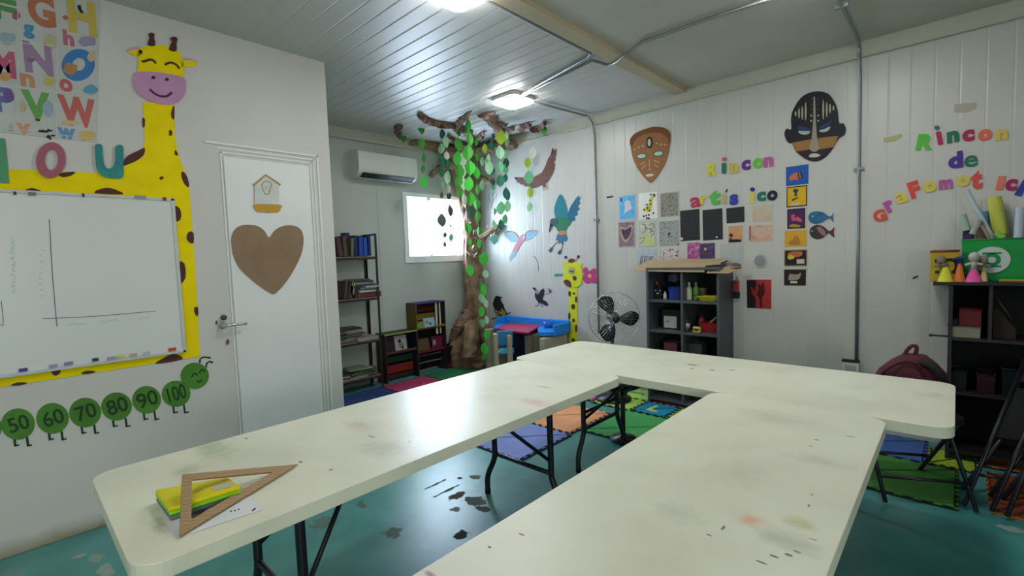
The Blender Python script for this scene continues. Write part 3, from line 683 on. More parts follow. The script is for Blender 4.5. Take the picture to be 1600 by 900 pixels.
# door decorations
WD = Wall(lambda x, y: PX(x, y, XL+.008), (1,0,0), (0,1,0))
mb = MB(); WD.shape(mb, [(420,371),(413,361),(404,354),(392,351.5),(378,352),(367,358),(361.5,370),(362,388),(366,404),(374,419),(386,431),(400,443),(414,453),(426,459.5),(434,455),(445,443),(456,427),(466,408),(472,392),(474,374),(471,361),(463,354),(450,352),(437,355),(427,362)], .002, .003, 3)
tag(obj('paper_heart', mb, mat('kraft_paper', '#846d52', .75, var=.12, scale=5, bump=.2, bscale=10)), 'large brown kraft paper heart taped to the white door', 'wall decoration')
t = thing('house_sign', WD.p(417, 333), 'small wooden house-shaped sign with a light bulb above the paper heart', 'sign')
mb = MB(); WD.shape(mb, [(397,290),(416,276),(436,290),(436,322),(397,322)], .001, .002); obj('plate', mb, C('#c3c8c6', .5), t)
mb = MB(); WD.line(mb, [(395,290),(415,273.5),(438,289)], .006, .003, .003, False); WD.line(mb, [(397,289),(397,320)], .0015, .003, .002, False); obj('roof', mb, C('#a3814a', .6), t)
mb = MB(); WD.shape(mb, [(397,319),(438,320),(438,326),(433,332),(402,331),(397,325)], .003, .003, 2); obj('name_plate', mb, C('#b48b35', .6), t)
mb = MB(); WD.line(mb, [(411,297),(409,289),(413,284),(420,284),(424,289),(421,297),(420,303),(414,303),(411,297)], .0035, .003, .001); WD.line(mb, [(413,290),(416,296),(420,290)], .0015, .003, .001, False); obj('bulb_drawing', mb, C('#a88a4e', .6), t)
letter('LUZ', WD, 417, 311, 4, '#a8a08c', 'faint_word', 0, 0, .0005, .003, 14, t) if False else None

# ------------------------------------------------------------------ right wall: letters
def word(items, grp, kind):
    for ch, x, y, h_, w_, c_, rot, nm in items:
        o = letter(ch, WR, x, y, h_, c_, 'foam_letter', rot, .055, .007, .001, w_); tag(o, nm, 'letter', grp)
word([('R',1113,265,20,14,'#c9c92a',0,'lemon yellow foam capital R starting the word above the art display'), ('n',1147,263,16,14,'#bfae4a',.1,'dull yellow foam n in the upper word over the art display'),
      ('c',1166,258,16,14,'#5a2f7c',0,'dark purple foam c in the upper word over the art display'), ('o',1185,255,16,17,'#63b645',0,'bright green foam o in the upper word over the art display'),
      ('n',1201,253,16,15,'#b9529a',0,'magenta foam n ending the upper word over the art display'),
      ('a',1087,316,16,16,'#b82a58',.1,'crimson foam a above the two tall black papers'), ('r',1099,313,15,9,'#c9bd2f',0,'narrow yellow foam r right of the crimson a'), ('t',1117,309,23,18,'#4fae46',0,'bright green foam t in the lower word'),
      ('s',1147,312,17,13,'#2b3f9c',0,'royal blue foam s above the small black paper'), ('c',1190,307,15,14,'#176e5c',0,'dark teal foam c near the end of the lower word'), ('o',1207,305.5,16,16,'#1f2436',0,'near-black foam o ending the lower word')], 'foam letters over the art display', 0)
def dotted(x, y, h_, w_, c_, dx, dy, dc, lab, grp, dr=3.6, rot=0, acc=False):
    t = thing('foam_letter', WR.p(x, y+h_/2), lab, 'letter', grp)
    ca, sa = math.cos(rot), math.sin(rot)
    mb = MB(); WR.shape(mb, [(x+a*ca+b*sa, y-a*sa+b*ca) for a, b in [(-w_/2,-h_/2+1),(0,-h_/2),(w_/2,-h_/2+1),(w_/2,0),(w_/2,h_/2-1),(0,h_/2),(-w_/2,h_/2-1),(-w_/2,0)]], .001, .007, 2); obj('stem', mb, C(c_, .6), t)
    mb = MB()
    if acc: WR.shape(mb, [(dx-2,dy+2.5),(dx+1,dy-2.5),(dx+3,dy-2),(dx,dy+2.5)], .001, .007)
    else: WR.ell(mb, dx, dy, dr, dr*.9, .001, .007)
    obj('dot', mb, C(dc, .6), t)
G1, G2 = 'foam letters over the art display', 'foam letters over the dark shelf'
dotted(1131.5, 263, 17, 7, '#1f6f55', 1132, 249, '#c0495c', 'dark green foam i with a coral dot', G1)
dotted(1132, 311.5, 15, 5, '#b8a267', 1135, 298, '#23403f', 'tan foam i with a dark accent in the lower word', G1, acc=True)
dotted(1175, 309, 18, 6, '#cfc046', 1176, 296, '#232f84', 'pale yellow foam i with a navy dot', G1)
word([('R',1446,222,25,27,'#4fb33c',-.15,'large bright green foam R starting the word over the dark shelf'), ('n',1489,214,18,19,'#1d6a58',.06,'dark teal foam n over the dark shelf'),
      ('c',1513,212,18,19,'#a32250',0,'crimson foam c beside the dark teal n'), ('o',1539,211,18,22,'#d8634c',0,'coral orange foam o at the right of the top word'), ('n',1565,211,16,19,'#d0b445',0,'mustard yellow foam n ending the top word'),
      ('d',1493,250,26,23,'#4b2d86',.05,'violet foam d in the middle word'), ('e',1517,252,18,21,'#1a6b55',0,'dark green foam e beside the violet d'),
      ('G',1375,337,19,21,'#cf4f3a',.3,'red-orange foam G at the left end of the bent lower word'), ('r',1390,322,18,15,'#b0509a',.45,'magenta foam r after the red-orange G'), ('a',1409,309,17,20,'#d2bb3a',.2,'yellow foam a between the magenta r and the red F'),
      ('F',1429,296,26,18,'#d0453c',.28,'red foam F tilted in the bent lower word'), ('o',1453,292,17,21,'#cbbb45',0,'yellow foam o right of the tilted red F'), ('m',1478,288,15,22,'#ab4f93',.02,'magenta foam m in the bent lower word'),
      ('o',1505,283,17,21,'#c7b94a',.05,'pale yellow foam o between the magenta m and the coral t'), ('t',1526,281,29,18,'#cf4c46',0,'coral foam t above the paper rolls'), ('I',1563,286,21,11,'#d9705c',-.15,'salmon foam I right of the gap in the lower word'),
      ('c',1580,289,18,19,'#9c2252',-.1,'wine red foam c after the salmon I'), ('l',1597,294,24,12,'#2b3d96',-.4,'royal blue foam letter cut by the right picture edge')], G2, 0)
dotted(1468, 216, 21, 8, '#a8264e', 1464, 200, '#23676e', 'crimson foam i with a teal dot over the dark shelf', G2, 4, rot=.2)

# loose tapes
for P_, c_, lab in (([(1491,163),(1526,160),(1526,170),(1510,176),(1491,176)], '#a9a292', 'strip of beige masking tape high on the right wall'), ([(1380,216),(1408,209),(1411,213),(1398,221),(1381,223)], '#a7a878', 'pale yellow masking tape strip left of the green R')):
    mb = MB(); WR.shape(mb, P_, .001, .001); tag(obj('tape_strip', mb, C(c_, .6)), lab, 'tape')
mb = MB(); WR.rect(mb, 948, 306.5, 958, 309, .001, .002); tag(obj('tape_strip', mb, C('#18181c', .5)), 'short black tape strip left of the children drawings', 'tape')
mb = MB(); WR.shape(mb, [(1425,434),(1434,430),(1435,432),(1428,436)], .001, .002); tag(obj('tape_strip', mb, C('#25252a', .5)), 'tiny dark mark stuck on the wall left of the yellow box', 'tape')

# ------------------------------------------------------------------ masks
t = thing('paper_mask', WR.p(1017, 286), 'brown shield-shaped paper mask with green-rimmed eyes', 'mask')
mb = MB(); WR.shape(mb, sc([(140,330),(135,262),(175,195),(260,140),(400,90),(500,72),(620,92),(690,150),(700,230),(672,430),(630,570),(560,700),(480,810),(418,860),(350,805),(260,690),(190,560),(158,440)], 9, 970, 190), .001, .008, 3); obj('face', mb, mat('mask_brown', '#8a5a2e', .7, var=.14, scale=12), t)
mb = MB(); WR.shape(mb, sc([(140,330),(135,262),(175,195),(260,140),(400,90),(500,72),(620,92),(690,150),(700,230),(690,330),(660,230),(560,160),(400,165),(250,215),(180,300),(165,340)], 9, 970, 190), .0095, .002, 2); obj('brow_band', mb, C('#6f431f', .7), t)
mb = MB(); WR.ell(mb, 970+410/9, 190+298/9, 4.8, 9, .0115, .002); obj('forehead_mark', mb, C('#2a1712'), t)
mb = MB(); WR.ell(mb, 970+410/9, 190+298/9, 2.6, 5.8, .0138, .001); obj('forehead_mark', mb, C('#a9b3a8'), t)
for x, y, rt in ((300,487,-.12), (538,452,-.15)):
    mb = MB(); WR.ell(mb, 970+x/9, 190+y/9, 8.4, 4.6, .0095, .001, rot=rt); e = obj('eye', mb, C('#2d5a3c'), t)
    mb = MB(); WR.ell(mb, 970+x/9, 190+y/9, 6.8, 3.2, .0108, .001, rot=rt); obj('eye_white', mb, C('#a8bcae'), e)
mb = MB(); WR.ell(mb, 970+412/9, 190+755/9, 6.4, 2.3, .0095, .001, rot=-.12); obj('mouth', mb, C('#c2bfa0'), t)
mb = MB()
for a_, b_ in (((275,610),(350,565)), ((290,670),(362,612)), ((468,545),(555,580)), ((470,603),(540,645)), ((410,530),(412,640))): WR.line(mb, sc([a_, b_], 9, 970, 190), .004, .0095, .001, False)
for x, y in ((200,395),(258,365),(318,345),(512,307),(575,322),(630,328),(415,672)): WR.ell(mb, 970+x/9, 190+y/9, 1.5, 1.5, .0095, .001, 10)
obj('paint_marks', mb, C('#b59a78'), t)
t = thing('paper_mask', WR.p(1274, 251), 'black paper mask with ears, tan cheek bands and narrow angry eyes', 'mask')
def M2(p): return sc(p, 6.925, 1215, 130)
def m2(name, P_, c_, off, sm=2, par=None):
    mb = MB(); WR.shape(mb, M2(P_), off, .0015, sm); return obj(name, mb, C(c_, .6), par or t)
mb = MB(); WR.shape(mb, M2([(150,500),(148,380),(175,280),(250,165),(340,108),(450,90),(550,118),(615,200),(650,290),(667,430),(715,435),(740,495),(725,560),(672,592),(640,640),(590,720),(520,800),(430,845),(340,835),(260,790),(200,730),(160,655),(118,645),(85,590),(78,530),(105,492)]), .001, .008, 3); obj('face', mb, C('#15161f', .55), t)
m2('cheek_band', [(160,645),(370,608),(362,660),(345,715),(330,728),(210,742)], '#8f6a38', .0095, 0); m2('cheek_band', [(425,598),(655,572),(640,640),(612,692),(440,722),(432,680)], '#8f6a38', .0095, 0)
m2('nose', [(392,150),(408,150),(418,420),(430,590),(455,712),(430,735),(400,748),(370,735),(343,715),(372,600),(388,420)], '#8f8a76', .011, 0)
m2('chin', [(200,742),(345,722),(400,752),(455,720),(612,694),(520,790),(430,835),(340,828),(262,785)], '#2a1a25', .0097, 0)
m2('mouth', [(340,795),(365,768),(405,760),(450,772),(468,782),(430,800),(380,806)], '#b5b8a6', .0118)
m2('eye', [(228,518),(290,520),(358,525),(335,552),(285,560),(240,545)], '#9fac98', .0097); m2('eye', [(452,512),(510,498),(572,468),(560,505),(520,530),(470,530)], '#9fac98', .0097)
m2('brow', [(215,480),(240,458),(365,500),(370,515),(300,515),(225,508)], '#26355f', .0095, 0); m2('brow', [(450,505),(460,470),(590,408),(570,455),(500,490)], '#26355f', .0095, 0)
mb = MB()
for x, y0, y1 in ((198,305,360),(235,270,385),(270,250,400),(307,205,410),(497,180,400),(535,205,370),(570,225,330),(607,245,300)): WR.ell(mb, 1215+x/6.925, 130+(y0+y1)/2/6.925, 1.4, (y1-y0)/2/6.925, .0095, .0012, 12)
for x in (365, 442):
    for y in (352, 410): WR.ell(mb, 1215+x/6.925, 130+y/6.925, 1.5, 1.5, .0095, .0012, 10)
obj('pale_stripes', mb, C('#a59f88'), t)
mb = MB()
for x in (368, 440):
    for y in (170, 232, 290): WR.ell(mb, 1215+x/6.925, 130+y/6.925, 1.6, 1.4, .0095, .0012, 10)
obj('red_dots', mb, C('#5a2c30'), t)
# ------------------------------------------------------------------ art display on the right wall
def paper(x0, y0, x1, y1, m, label, cat='drawing', grp='artworks on the right wall', tilt=0.0, edge=None, name='drawing'):
    t = thing(name, WR.p((x0+x1)/2, y1), label, cat, grp)
    mb = MB(); WR.rect(mb, x0, y0, x1, y1, .001, .0015, tilt); obj('sheet', mb, C(edge, .7) if edge else m, t)
    if edge:
        mb = MB(); WR.rect(mb, x0+1.6, y0+1.6, x1-1.6, y1-1.6, .0027, .0006, tilt); obj('picture', mb, m, t)
    return t
def on(t, name, pts, c_, sm=2, off=.0036, label=None):
    mb = MB(); WR.shape(mb, pts, off, .0006, sm); return obj(name, mb, C(c_, .7), t, label=label)
def strokes(t, name, lines, c_, r=.003, off=.0036):
    mb = MB()
    for l in lines: WR.line(mb, l, r, off, .0006)
    return obj(name, mb, C(c_, .7), t)
def dots(t, name, pts, c_, rx, ry, off=.0037):
    mb = MB()
    for x, y in pts: WR.ell(mb, x, y, rx, ry, off, .0006, 8)
    return obj(name, mb, C(c_, .7), t)
def art(name, stops, scale, tex='noise', detail=5): return mat(name, '#888888', .7, stops=stops, scale=scale, tex=tex, detail=detail)
rr = random.Random(11)
t = paper(967,305,993,343, art('art_blue', [(.3,'#3f93cf'),(.6,'#5fb0da')], 22), 'blue painting with a pale pink blob, upper left of the display', edge='#8fb5cc'); on(t, 'blob', [(976,316),(984,313),(986,322),(988,325),(980,331),(975,334),(977,325)], '#c9c3cc'); on(t, 'red_mark', [(970,310),(972,310),(972,315),(970,315)], '#3a2540')
t = paper(998,301,1027,342, C('#d8d8d2', .7), 'white drawing of a small yellow spotted giraffe')
on(t, 'giraffe_drawing', [(1019,305),(1022,302),(1024,306),(1020,312),(1018,328),(1014,331),(1008,330),(1006,326),(1013,321),(1016,312)], '#bdb33a')
dots(t, 'spots', [(1022,304),(1023,306),(1017,304),(1016,313),(1017,319),(1011,320),(1012,325),(1006.5,328),(1015,329),(1010,337),(1014,336),(1006,338),(1014,341),(1011,341),(1021,333)], '#17171b', 1.4, 1.7)
paper(1031,300,1061,339, art('art_scribble', [(.35,'#4b4842'),(.45,'#77736a'),(.6,'#9a968b'),(.65,'#5d5950')], 70), 'dense grey brown scribble drawing', edge='#a9aaa4')
t = paper(966,346,992,386, art('art_plum', [(.35,'#5a3348'),(.5,'#8a7c8a'),(.65,'#5f4a5c')], 60), 'plum coloured drawing with a yellow outlined heart', edge='#a39a9c')
on(t, 'heart', [(978,357),(983,352),(989,352),(988,362),(984,372),(978,379),(972,372),(969,362),(971,354)], '#b59a6c'); on(t, 'heart_fill', [(978,359),(984,355),(987,356),(985,366),(978,375),(973,367),(971,358)], '#4f3a52', off=.0045)
t = paper(998,346,1025,386, art('art_swirl', [(.3,'#b97fa5'),(.45,'#c3c0be'),(.55,'#a8b591'),(.7,'#c4a3b3')], 26), 'pink and lime swirl drawing with black strokes', edge='#aab0aa')
on(t, 'lime_patch', [(1006,370),(1012,366),(1020,374),(1023,382),(1004,383)], '#b5c07c'); strokes(t, 'ink_swirls', [[(1001,380),(1006,376),(1007,368)], [(1000,372),(1006,372)], [(1004,365),(1009,360),(1008,352),(1004,350)], [(1014,352),(1020,349),(1022,356),(1016,358)], [(1015,364),(1021,360),(1022,366),(1017,367)], [(1009,356),(1016,358),(1018,362)]], '#3c3038', .0028)
t = paper(1030,345,1061,384, art('art_speckle', [(.3,'#6f7f7c'),(.5,'#98a09c'),(.7,'#7b6f6f')], 80), 'grey teal speckled drawing with a dark green dot'); dots(t, 'ink_dots', [(1030+rr.uniform(1,30), 346+rr.uniform(1,37)) for _ in range(22)], '#2d3136', .7, .9); dots(t, 'green_dot', [(1046,365)], '#1c4a44', 2, 2)
t = paper(996,389,1026,421, art('art_palesky', [(.3,'#8fa3ad'),(.6,'#aeb9bd')], 20), 'pale blue drawing of red tree trunks partly behind the brown paper'); strokes(t, 'tree_trunks', [[(1000+i*3, 415), (1001+i*3+rr.uniform(-1,1), 404), (1003+i*3, 400)] for i in range(7)], '#5f3f3f', .003)
t = paper(1031,389,1061,416, art('art_redwhite', [(.40,'#7c2a34'),(.46,'#bcb6b2'),(.6,'#c3bfbb'),(.66,'#5a2a34')], 45), 'white drawing speckled with dark red marks')
for x0, y0, x1, y1, lab, dd in ((1063,328,1093,376, 'tall black paper with a white dot in its lower left corner', [(1065.5,373,2.2)]), (1098,327,1129,375, 'tall black paper with a small white dot near its lower right corner', [(1120,370.5,1.5)]), (1135,324,1163,348, 'small landscape black paper under the blue letter s', [])):
    t = paper(x0, y0, x1, y1, mat('black_card', '#171419', .6, var=.2), lab, tilt=.015)
    for x, y, r in dd: dots(t, 'white_dot', [(x, y)], '#c9c9c4', r, r)
    if dd and x0 == 1063: dots(t, 'faint_dot', [(1066,341),(1090,335)], '#4a4a50', 1, 1)
t = paper(1138,353,1160,378, mat('art_sunset', '#b97f55', .7, stops=[(.3,'#bd7a50'),(.7,'#c2a070')], scale=8), 'small orange sunset painting with a black tree'); on(t, 'ground', [(1139,374),(1158,374),(1158,378),(1139,379)], '#1d1715', 0); on(t, 'tree', [(1141,374),(1142,369),(1139,368),(1142,364),(1145,367),(1146,369),(1143,370),(1143,374)], '#1d1715', 0)
paper(1176,321,1206,346, mat('art_cream', '#b8ad94', .7, stops=[(.3,'#bd9678'),(.5,'#b8ad94'),(.8,'#bdb59c')], scale=7), 'pale cream watercolour paper at the right of the display')
t = paper(1171,352,1206,377, mat('art_peach', '#b8907c', .7, stops=[(.3,'#b8705c'),(.5,'#c2a48c'),(.7,'#b29a9c')], scale=10), 'peach watercolour painting with a dark red left edge'); on(t, 'red_edge', [(1171,353),(1173,353),(1172.5,375),(1171,376)], '#8a2f34', 0)
paper(1074,379,1094,404, mat('art_pinkpurple', '#8a3a6c', .7, stops=[(.3,'#6a2f70'),(.5,'#a04a80'),(.7,'#b59aa8')], scale=25), 'magenta painting tucked behind the purple one')
t = paper(1092,380,1117,404, mat('art_violet', '#3c2850', .7, stops=[(.3,'#2a1c38'),(.6,'#4f3468'),(.8,'#6a4a80')], scale=25), 'dark violet painting with a small yellow flower'); dots(t, 'flower', [(1102.5,389)], '#c9bf62', 2, 2.2)
paper(1126,381,1161,413, mat('tissue_sheet', '#a9adab', .35, var=.06, scale=14, bump=.6, bscale=18), 'crumpled translucent white sheet above the end of the brown paper')
t = thing('round_vent', WR.p(1188,417), 'round grey vent with a white rim beside the art display', 'vent')
mb = MB(); WR.ell(mb, 1188, 407, 10.5, 11, .001, .006, 28); obj('rim', mb, C('#b0b2ae', .5), t)
mb = MB()
for r in (8.6, 6.6, 4.6, 2.6): mb.v += []; WR.ell(mb, 1188, 407.5, r, r, .0075+(8.6-r)*.0004, .002, 28)
obj('grille', mb, C('#84878a', .6), t)
t = paper(1167,437,1205,482, mat('red_print', '#a01e22', .7, stops=[(.3,'#7c171b'),(.6,'#b02428')], scale=12), 'red and black print of raised hands right of the grey cabinet', name='hand_print')
on(t, 'black_area', [(1167,438),(1181,438),(1182,446),(1180,455),(1182,470),(1181,481),(1168,481)], '#17131a', 0)
on(t, 'hand', [(1181,481),(1181,466),(1176,460),(1172,455),(1176,457),(1173,449),(1175,448),(1179,455),(1181,448),(1182,455),(1185,456),(1184,466),(1185,481)], '#a02226', 0, .0044)
on(t, 'dark_tree', [(1188,481),(1187,466),(1183,460),(1186,450),(1183,443),(1190,446),(1192,440),(1195,447),(1193,455),(1197,450),(1194,460),(1191,466),(1191,481)], '#3a1216', 0, .0044)
t = paper(1228,259,1263,289, C('#1f55a0', .7), 'blue square card with an orange hippo-like animal, top of the column', grp='square animal cards in a column', name='animal_card'); on(t, 'animal', [(1233,279),(1236,274),(1243,270),(1250,270),(1252,277),(1247,281),(1240,281),(1236,283)], '#b56a48'); strokes(t, 'stripes', [[(1247,270),(1249,280)],[(1251,269),(1253,278)]], '#1b1b2a', .004, .0045)
t = paper(1229,291,1261,323, C('#cda41f', .7), 'yellow square card with a black border and a small palm tree', grp='square animal cards in a column', edge='#1c1716', name='animal_card'); on(t, 'palm', [(1239,298),(1243,295),(1248,297),(1245,302),(1246,306),(1241,306),(1242,302)], '#23403c', 2, .0038); on(t, 'log', [(1237,312),(1247,308),(1247,310),(1238,314)], '#231a18', 0, .0038); mb = MB(); WR.rect(mb, 1236,317,1250,320.5,.0038,.0006); obj('caption', mb, C('#b9b49c'), t)
t = paper(1230,326,1258,357, C('#43264a', .7), 'purple square card with a pink toucan shape', grp='square animal cards in a column', edge='#241a20', name='animal_card'); on(t, 'animal', [(1236,337),(1241,335),(1246,338),(1253,343),(1252,347),(1244,345),(1238,345)], '#b5506a', 2, .0038); dots(t, 'eye', [(1243.5,338)], '#15151c', 1.6, 1.6, .0046); on(t, 'grass', [(1234,352),(1240,350),(1250,352),(1250,355),(1234,355)], '#a08a2c', 2, .0038)
t = paper(1226,360,1260,385, C('#c99a26', .7), 'amber square card with a faint brown bear', grp='square animal cards in a column', name='animal_card'); on(t, 'animal', [(1234,382),(1234,377),(1239,375),(1241,370),(1246,369),(1249,374),(1249,382)], '#a87434')
t = paper(1225,390,1261,416, C('#1f1a1c', .7), 'black square card in a mustard frame with an orange and yellow animal', grp='square animal cards in a column', edge='#8a7a48', name='animal_card'); on(t, 'animal', [(1231,396),(1240,393),(1253,393),(1253,399),(1243,402),(1233,400)], '#b5603a', 2, .0038); on(t, 'yellow_part', [(1231,400),(1236,398),(1242,402),(1238,405),(1232,405)], '#bdb03a', 2, .0046); mb = MB(); WR.rect(mb, 1245,405,1257,412,.0038,.0006); obj('caption', mb, C('#bdb5b0'), t)
t = paper(1225,421,1259,446, C('#2a1a20', .7), 'dark maroon card with a grey animal, bottom of the column', grp='square animal cards in a column', name='animal_card'); on(t, 'animal', [(1232,436),(1234,428),(1243,429),(1248,428),(1252,426),(1251,431),(1247,437),(1234,438)], '#8f8c7c'); mb = MB(); WR.rect(mb, 1235,439,1246,442.5,.0036,.0006); obj('caption', mb, C('#bcbcb6'), t)
for P_, c_, lab, T_, e in (([(1263,340),(1266,333),(1275,330),(1287,332),(1295,338),(1300,337),(1303,332),(1302,340),(1303,348),(1299,343),(1295,341),(1286,347),(1275,350),(1266,347)], '#1d5f86', 'blue paper fish beside the column of animal cards', None, (1270,338)),
                           ([(1265,362),(1268,355),(1277,351),(1287,354),(1295,361),(1300,359),(1304,355),(1303,363),(1304,371),(1299,368),(1295,364),(1287,371),(1277,374),(1268,370)], '#2b2228', 'dark paper fish with pink patches under the blue fish', 1, (1269,361))):
    t = thing('paper_fish', WR.p(1283, P_[-2][1]), lab, 'wall decoration', 'paper fish'); mb = MB(); WR.shape(mb, P_, .001, .003, 2); obj('body', mb, mat('fish_'+c_[1:], c_, .5, var=.35, scale=18), t)
    mb = MB(); WR.ell(mb, e[0], e[1], 1.1, 1.1, .0045, .001, 10); obj('eye', mb, C('#b0b8c0'), t)
    if T_: on(t, 'pink_patch', [(1276,356),(1282,354),(1290,362),(1290,369),(1283,366)], '#8d6a72', 2, .0045); on(t, 'tail_patch', [(1297,362),(1303,357),(1303,370),(1299,367)], '#6f2a38', 0, .0045)

# ------------------------------------------------------------------ birds and the little giraffe near the corner
t = thing('paper_eagle', WR.p(845,297), 'brown paper eagle with spread wings under the conduit', 'wall decoration', 'paper birds on the wall')
mb = MB(); WR.shape(mb, sc([(120,515),(240,515),(270,560),(330,598),(385,520),(430,490),(510,450),(555,370),(600,250),(640,190),(660,100),(690,130),(720,110),(712,200),(700,240),(706,262),(685,305),(697,330),(690,400),(660,480),(600,575),(560,600),(572,650),(530,655),(520,622),(450,655),(380,672),(320,640),(275,645),(255,620),(210,612),(190,590),(150,580),(160,560)], 9, 790, 220), .001, .003); obj('body', mb, mat('eagle_brown', '#66443c', .7, var=.25, scale=20), t)
for k_ in ([(120,515),(160,520),(165,545),(150,550)], [(660,100),(668,160),(645,200),(640,190)]):
    mb = MB(); WR.shape(mb, sc(k_, 9, 790, 220), .0045, .001); obj('wing_tip', mb, C('#2a1c1c'), t)
K1 = lambda p: sc(p, 6.43, 760, 340)
def shp(t, name, pts, c_, off=.001, sm=0, th=.002):
    mb = MB(); WR.shape(mb, pts, off, th, sm); return obj(name, mb, C(c_, .65), t)
t = thing('paper_hummingbird', WR.p(872,397), 'teal and green paper bird with a long beak above the little giraffe', 'wall decoration', 'paper birds on the wall')
shp(t, 'wing', [(870,344),(866,330),(868,318),(873,306),(877,304),(882,311),(886,325),(887,340),(880,348)], '#1e7480', .001, 2)
shp(t, 'wing', [(885,352),(885,338),(892,322),(900,310),(905,305),(904,310),(908,307),(905,314),(907,318),(903,322),(906,327),(902,330),(903,336),(898,338),(899,344),(893,346),(891,352)], '#1d5f80', .001)
shp(t, 'body', [(865,343),(876,340),(888,342),(893,348),(887,355),(883,362),(874,363),(869,356),(865,351)], '#27704f', .0035, 2); shp(t, 'head', [(860,347),(862,342),(869,341),(872,347),(868,352),(862,353)], '#465058', .006, 2); shp(t, 'beak', [(860,348),(864,352),(859,363),(858,363)], '#25282c', .006)
shp(t, 'belly', [(873,362),(883,360),(884,366),(875,368)], '#a8795a', .006, 2); shp(t, 'tail', [(871,366),(884,365),(887,372),(884,378),(881,375),(879,383),(876,377),(874,382),(872,376),(869,375)], '#2f6a8a', .0035)
for l, ft in (([(872,378),(867,382),(863,387)], [(857,392),(861,387),(864,385),(863,391),(861,395)]), ([(880,380),(878,388),(875,393)], [(871,396),(874,391),(878,390),(877,395),(875,398)])):
    mb = MB(); WR.line(mb, l, .004, .001, .002); WR.shape(mb, ft, .003, .002); obj('leg', mb, C('#39434c'), t)
t = thing('paper_parrot', WR.p(812,408), 'pale pink and light blue paper parrot flying', 'wall decoration', 'paper birds on the wall')
shp(t, 'wing', K1([(185,150),(215,140),(270,145),(330,205),(318,245),(262,248),(235,235),(215,212),(200,205),(205,190),(180,182)]), '#8fb0bc'); shp(t, 'wing', K1([(385,200),(410,145),(460,130),(515,130),(520,158),(500,165),(500,185),(470,190),(465,205),(430,225),(395,235)]), '#7fa8bc')
mb = MB(); WR.line(mb, K1([(185,150),(225,138),(280,150),(310,180),(330,205)]), .006, .0035, .001); WR.line(mb, K1([(385,195),(400,155),(430,135),(510,130)]), .006, .0035, .001); obj('wing_edge', mb, C('#a8707a'), t)
shp(t, 'body', K1([(330,205),(355,175),(380,168),(398,185),(392,220),(375,238),(350,265),(325,320),(300,345),(262,340),(285,290),(310,245)]), '#c07f8e', .0035, 2); shp(t, 'face', K1([(368,185),(388,182),(390,210),(372,215)]), '#b9aeb4', .006, 2); shp(t, 'tail', K1([(262,338),(306,342),(305,365),(285,395),(262,410),(240,442),(232,440),(240,405),(228,405),(245,370)]), '#86a9b8', .001)
t = thing('paper_magpie', WR.p(845,479), 'black and white paper bird landing above the blue desk', 'wall decoration', 'paper birds on the wall')
shp(t, 'body', K1([(490,755),(510,770),(530,765),(545,730),(575,712),(600,712),(585,740),(580,780),(565,820),(600,840),(615,860),(622,885),(590,882),(560,862),(530,860),(500,820),(488,790)]), '#1d1b2a', .001, 2); shp(t, 'head', K1([(465,705),(478,703),(500,708),(520,735),(530,760),(505,770),(488,750),(490,735)]), '#8f7f8c', .001, 2); shp(t, 'crest', K1([(462,705),(485,702),(500,715),(495,735),(480,725)]), '#1d1b2a', .0035)
shp(t, 'white_wing', K1([(580,715),(620,705),(655,715),(650,752),(600,770),(585,765),(592,740)]), '#a9abb5', .0035); shp(t, 'wing_mark', K1([(630,708),(655,745),(640,752),(632,735)]), '#1d1b2a', .006)
for k_ in ([(525,860),(520,885),(490,888)], [(555,862),(562,895)]):
    mb = MB(); WR.line(mb, K1(k_), .004, .001, .002, False); obj('leg', mb, C('#3a3a48'), t)
t = thing('paper_oriole', WR.p(785,502), 'black paper bird with yellow wing perched left of the blue desk', 'wall decoration', 'paper birds on the wall')
K2 = lambda p: sc(p, 8.18, 750, 460)
shp(t, 'body', K2([(170,150),(165,120),(180,60),(200,22),(225,15),(250,30),(290,30),(265,55),(268,75),(300,130),(320,190),(345,230),(352,275),(330,300),(300,240),(230,210),(190,190)]), '#17151d', .001)
shp(t, 'belly', K2([(180,170),(230,205),(290,260),(325,315),(320,340),(260,320),(235,335),(215,290),(180,220)]), '#7d7440', .0005, 0, .0015); shp(t, 'wing_patch', K2([(262,190),(285,180),(315,205),(340,260),(325,300),(295,270)]), '#8f7c22', .0035)
shp(t, 'tail', K2([(230,230),(250,235),(325,320),(310,340),(280,310)]), '#23202a', .0035)
mb = MB(); WR.line(mb, K2([(150,318),(190,300),(250,308),(300,295),(350,250),(392,232)]), .006, .004, .002); WR.ell(mb, 750+375/8.18, 460+240/8.18, 2.6, 1.2, .004, .002, 10, -.5); obj('twig', mb, C('#2a2126'), t)
mb = MB(); WR.line(mb, [(834,400),(839,407),(841,416),(841,424)], .003, .001, .0015); tag(obj('wall_twig', mb, C('#44464c')), 'thin dark twig line stuck on the wall above the magpie', 'wall decoration')
t = thing('twig_sticker', WR.p(770,330), 'small teal twig sticker on the wall behind the leaf strings', 'wall decoration'); mb = MB()
for l in ([(768,326),(770,312),(769,300)], [(770,314),(775,308),(777,303)], [(769,318),(764,310),(764,304)], [(770,306),(773,300)]): WR.line(mb, l, .004, .001, .0015, False)
obj('twigs', mb, C('#5f8a90'), t)
mb = MB(); WR.rect(mb, 848, 284, 857, 297, .0003, .0005); tag(obj('beige_card', mb, C('#a39d92')), 'small beige card behind the eagle', 'paper')
t = thing('giraffe_height_chart', WR.p(897,540), 'small yellow giraffe growth chart with long spotted neck behind the fan', 'wall decoration')
LY = C('#c3cc1e', .6)
mb = MB(); WR.shape(mb, [(889,446),(902,446),(902,530),(900,546),(891,546),(889.5,530)], .001, .003); obj('neck', mb, LY, t)
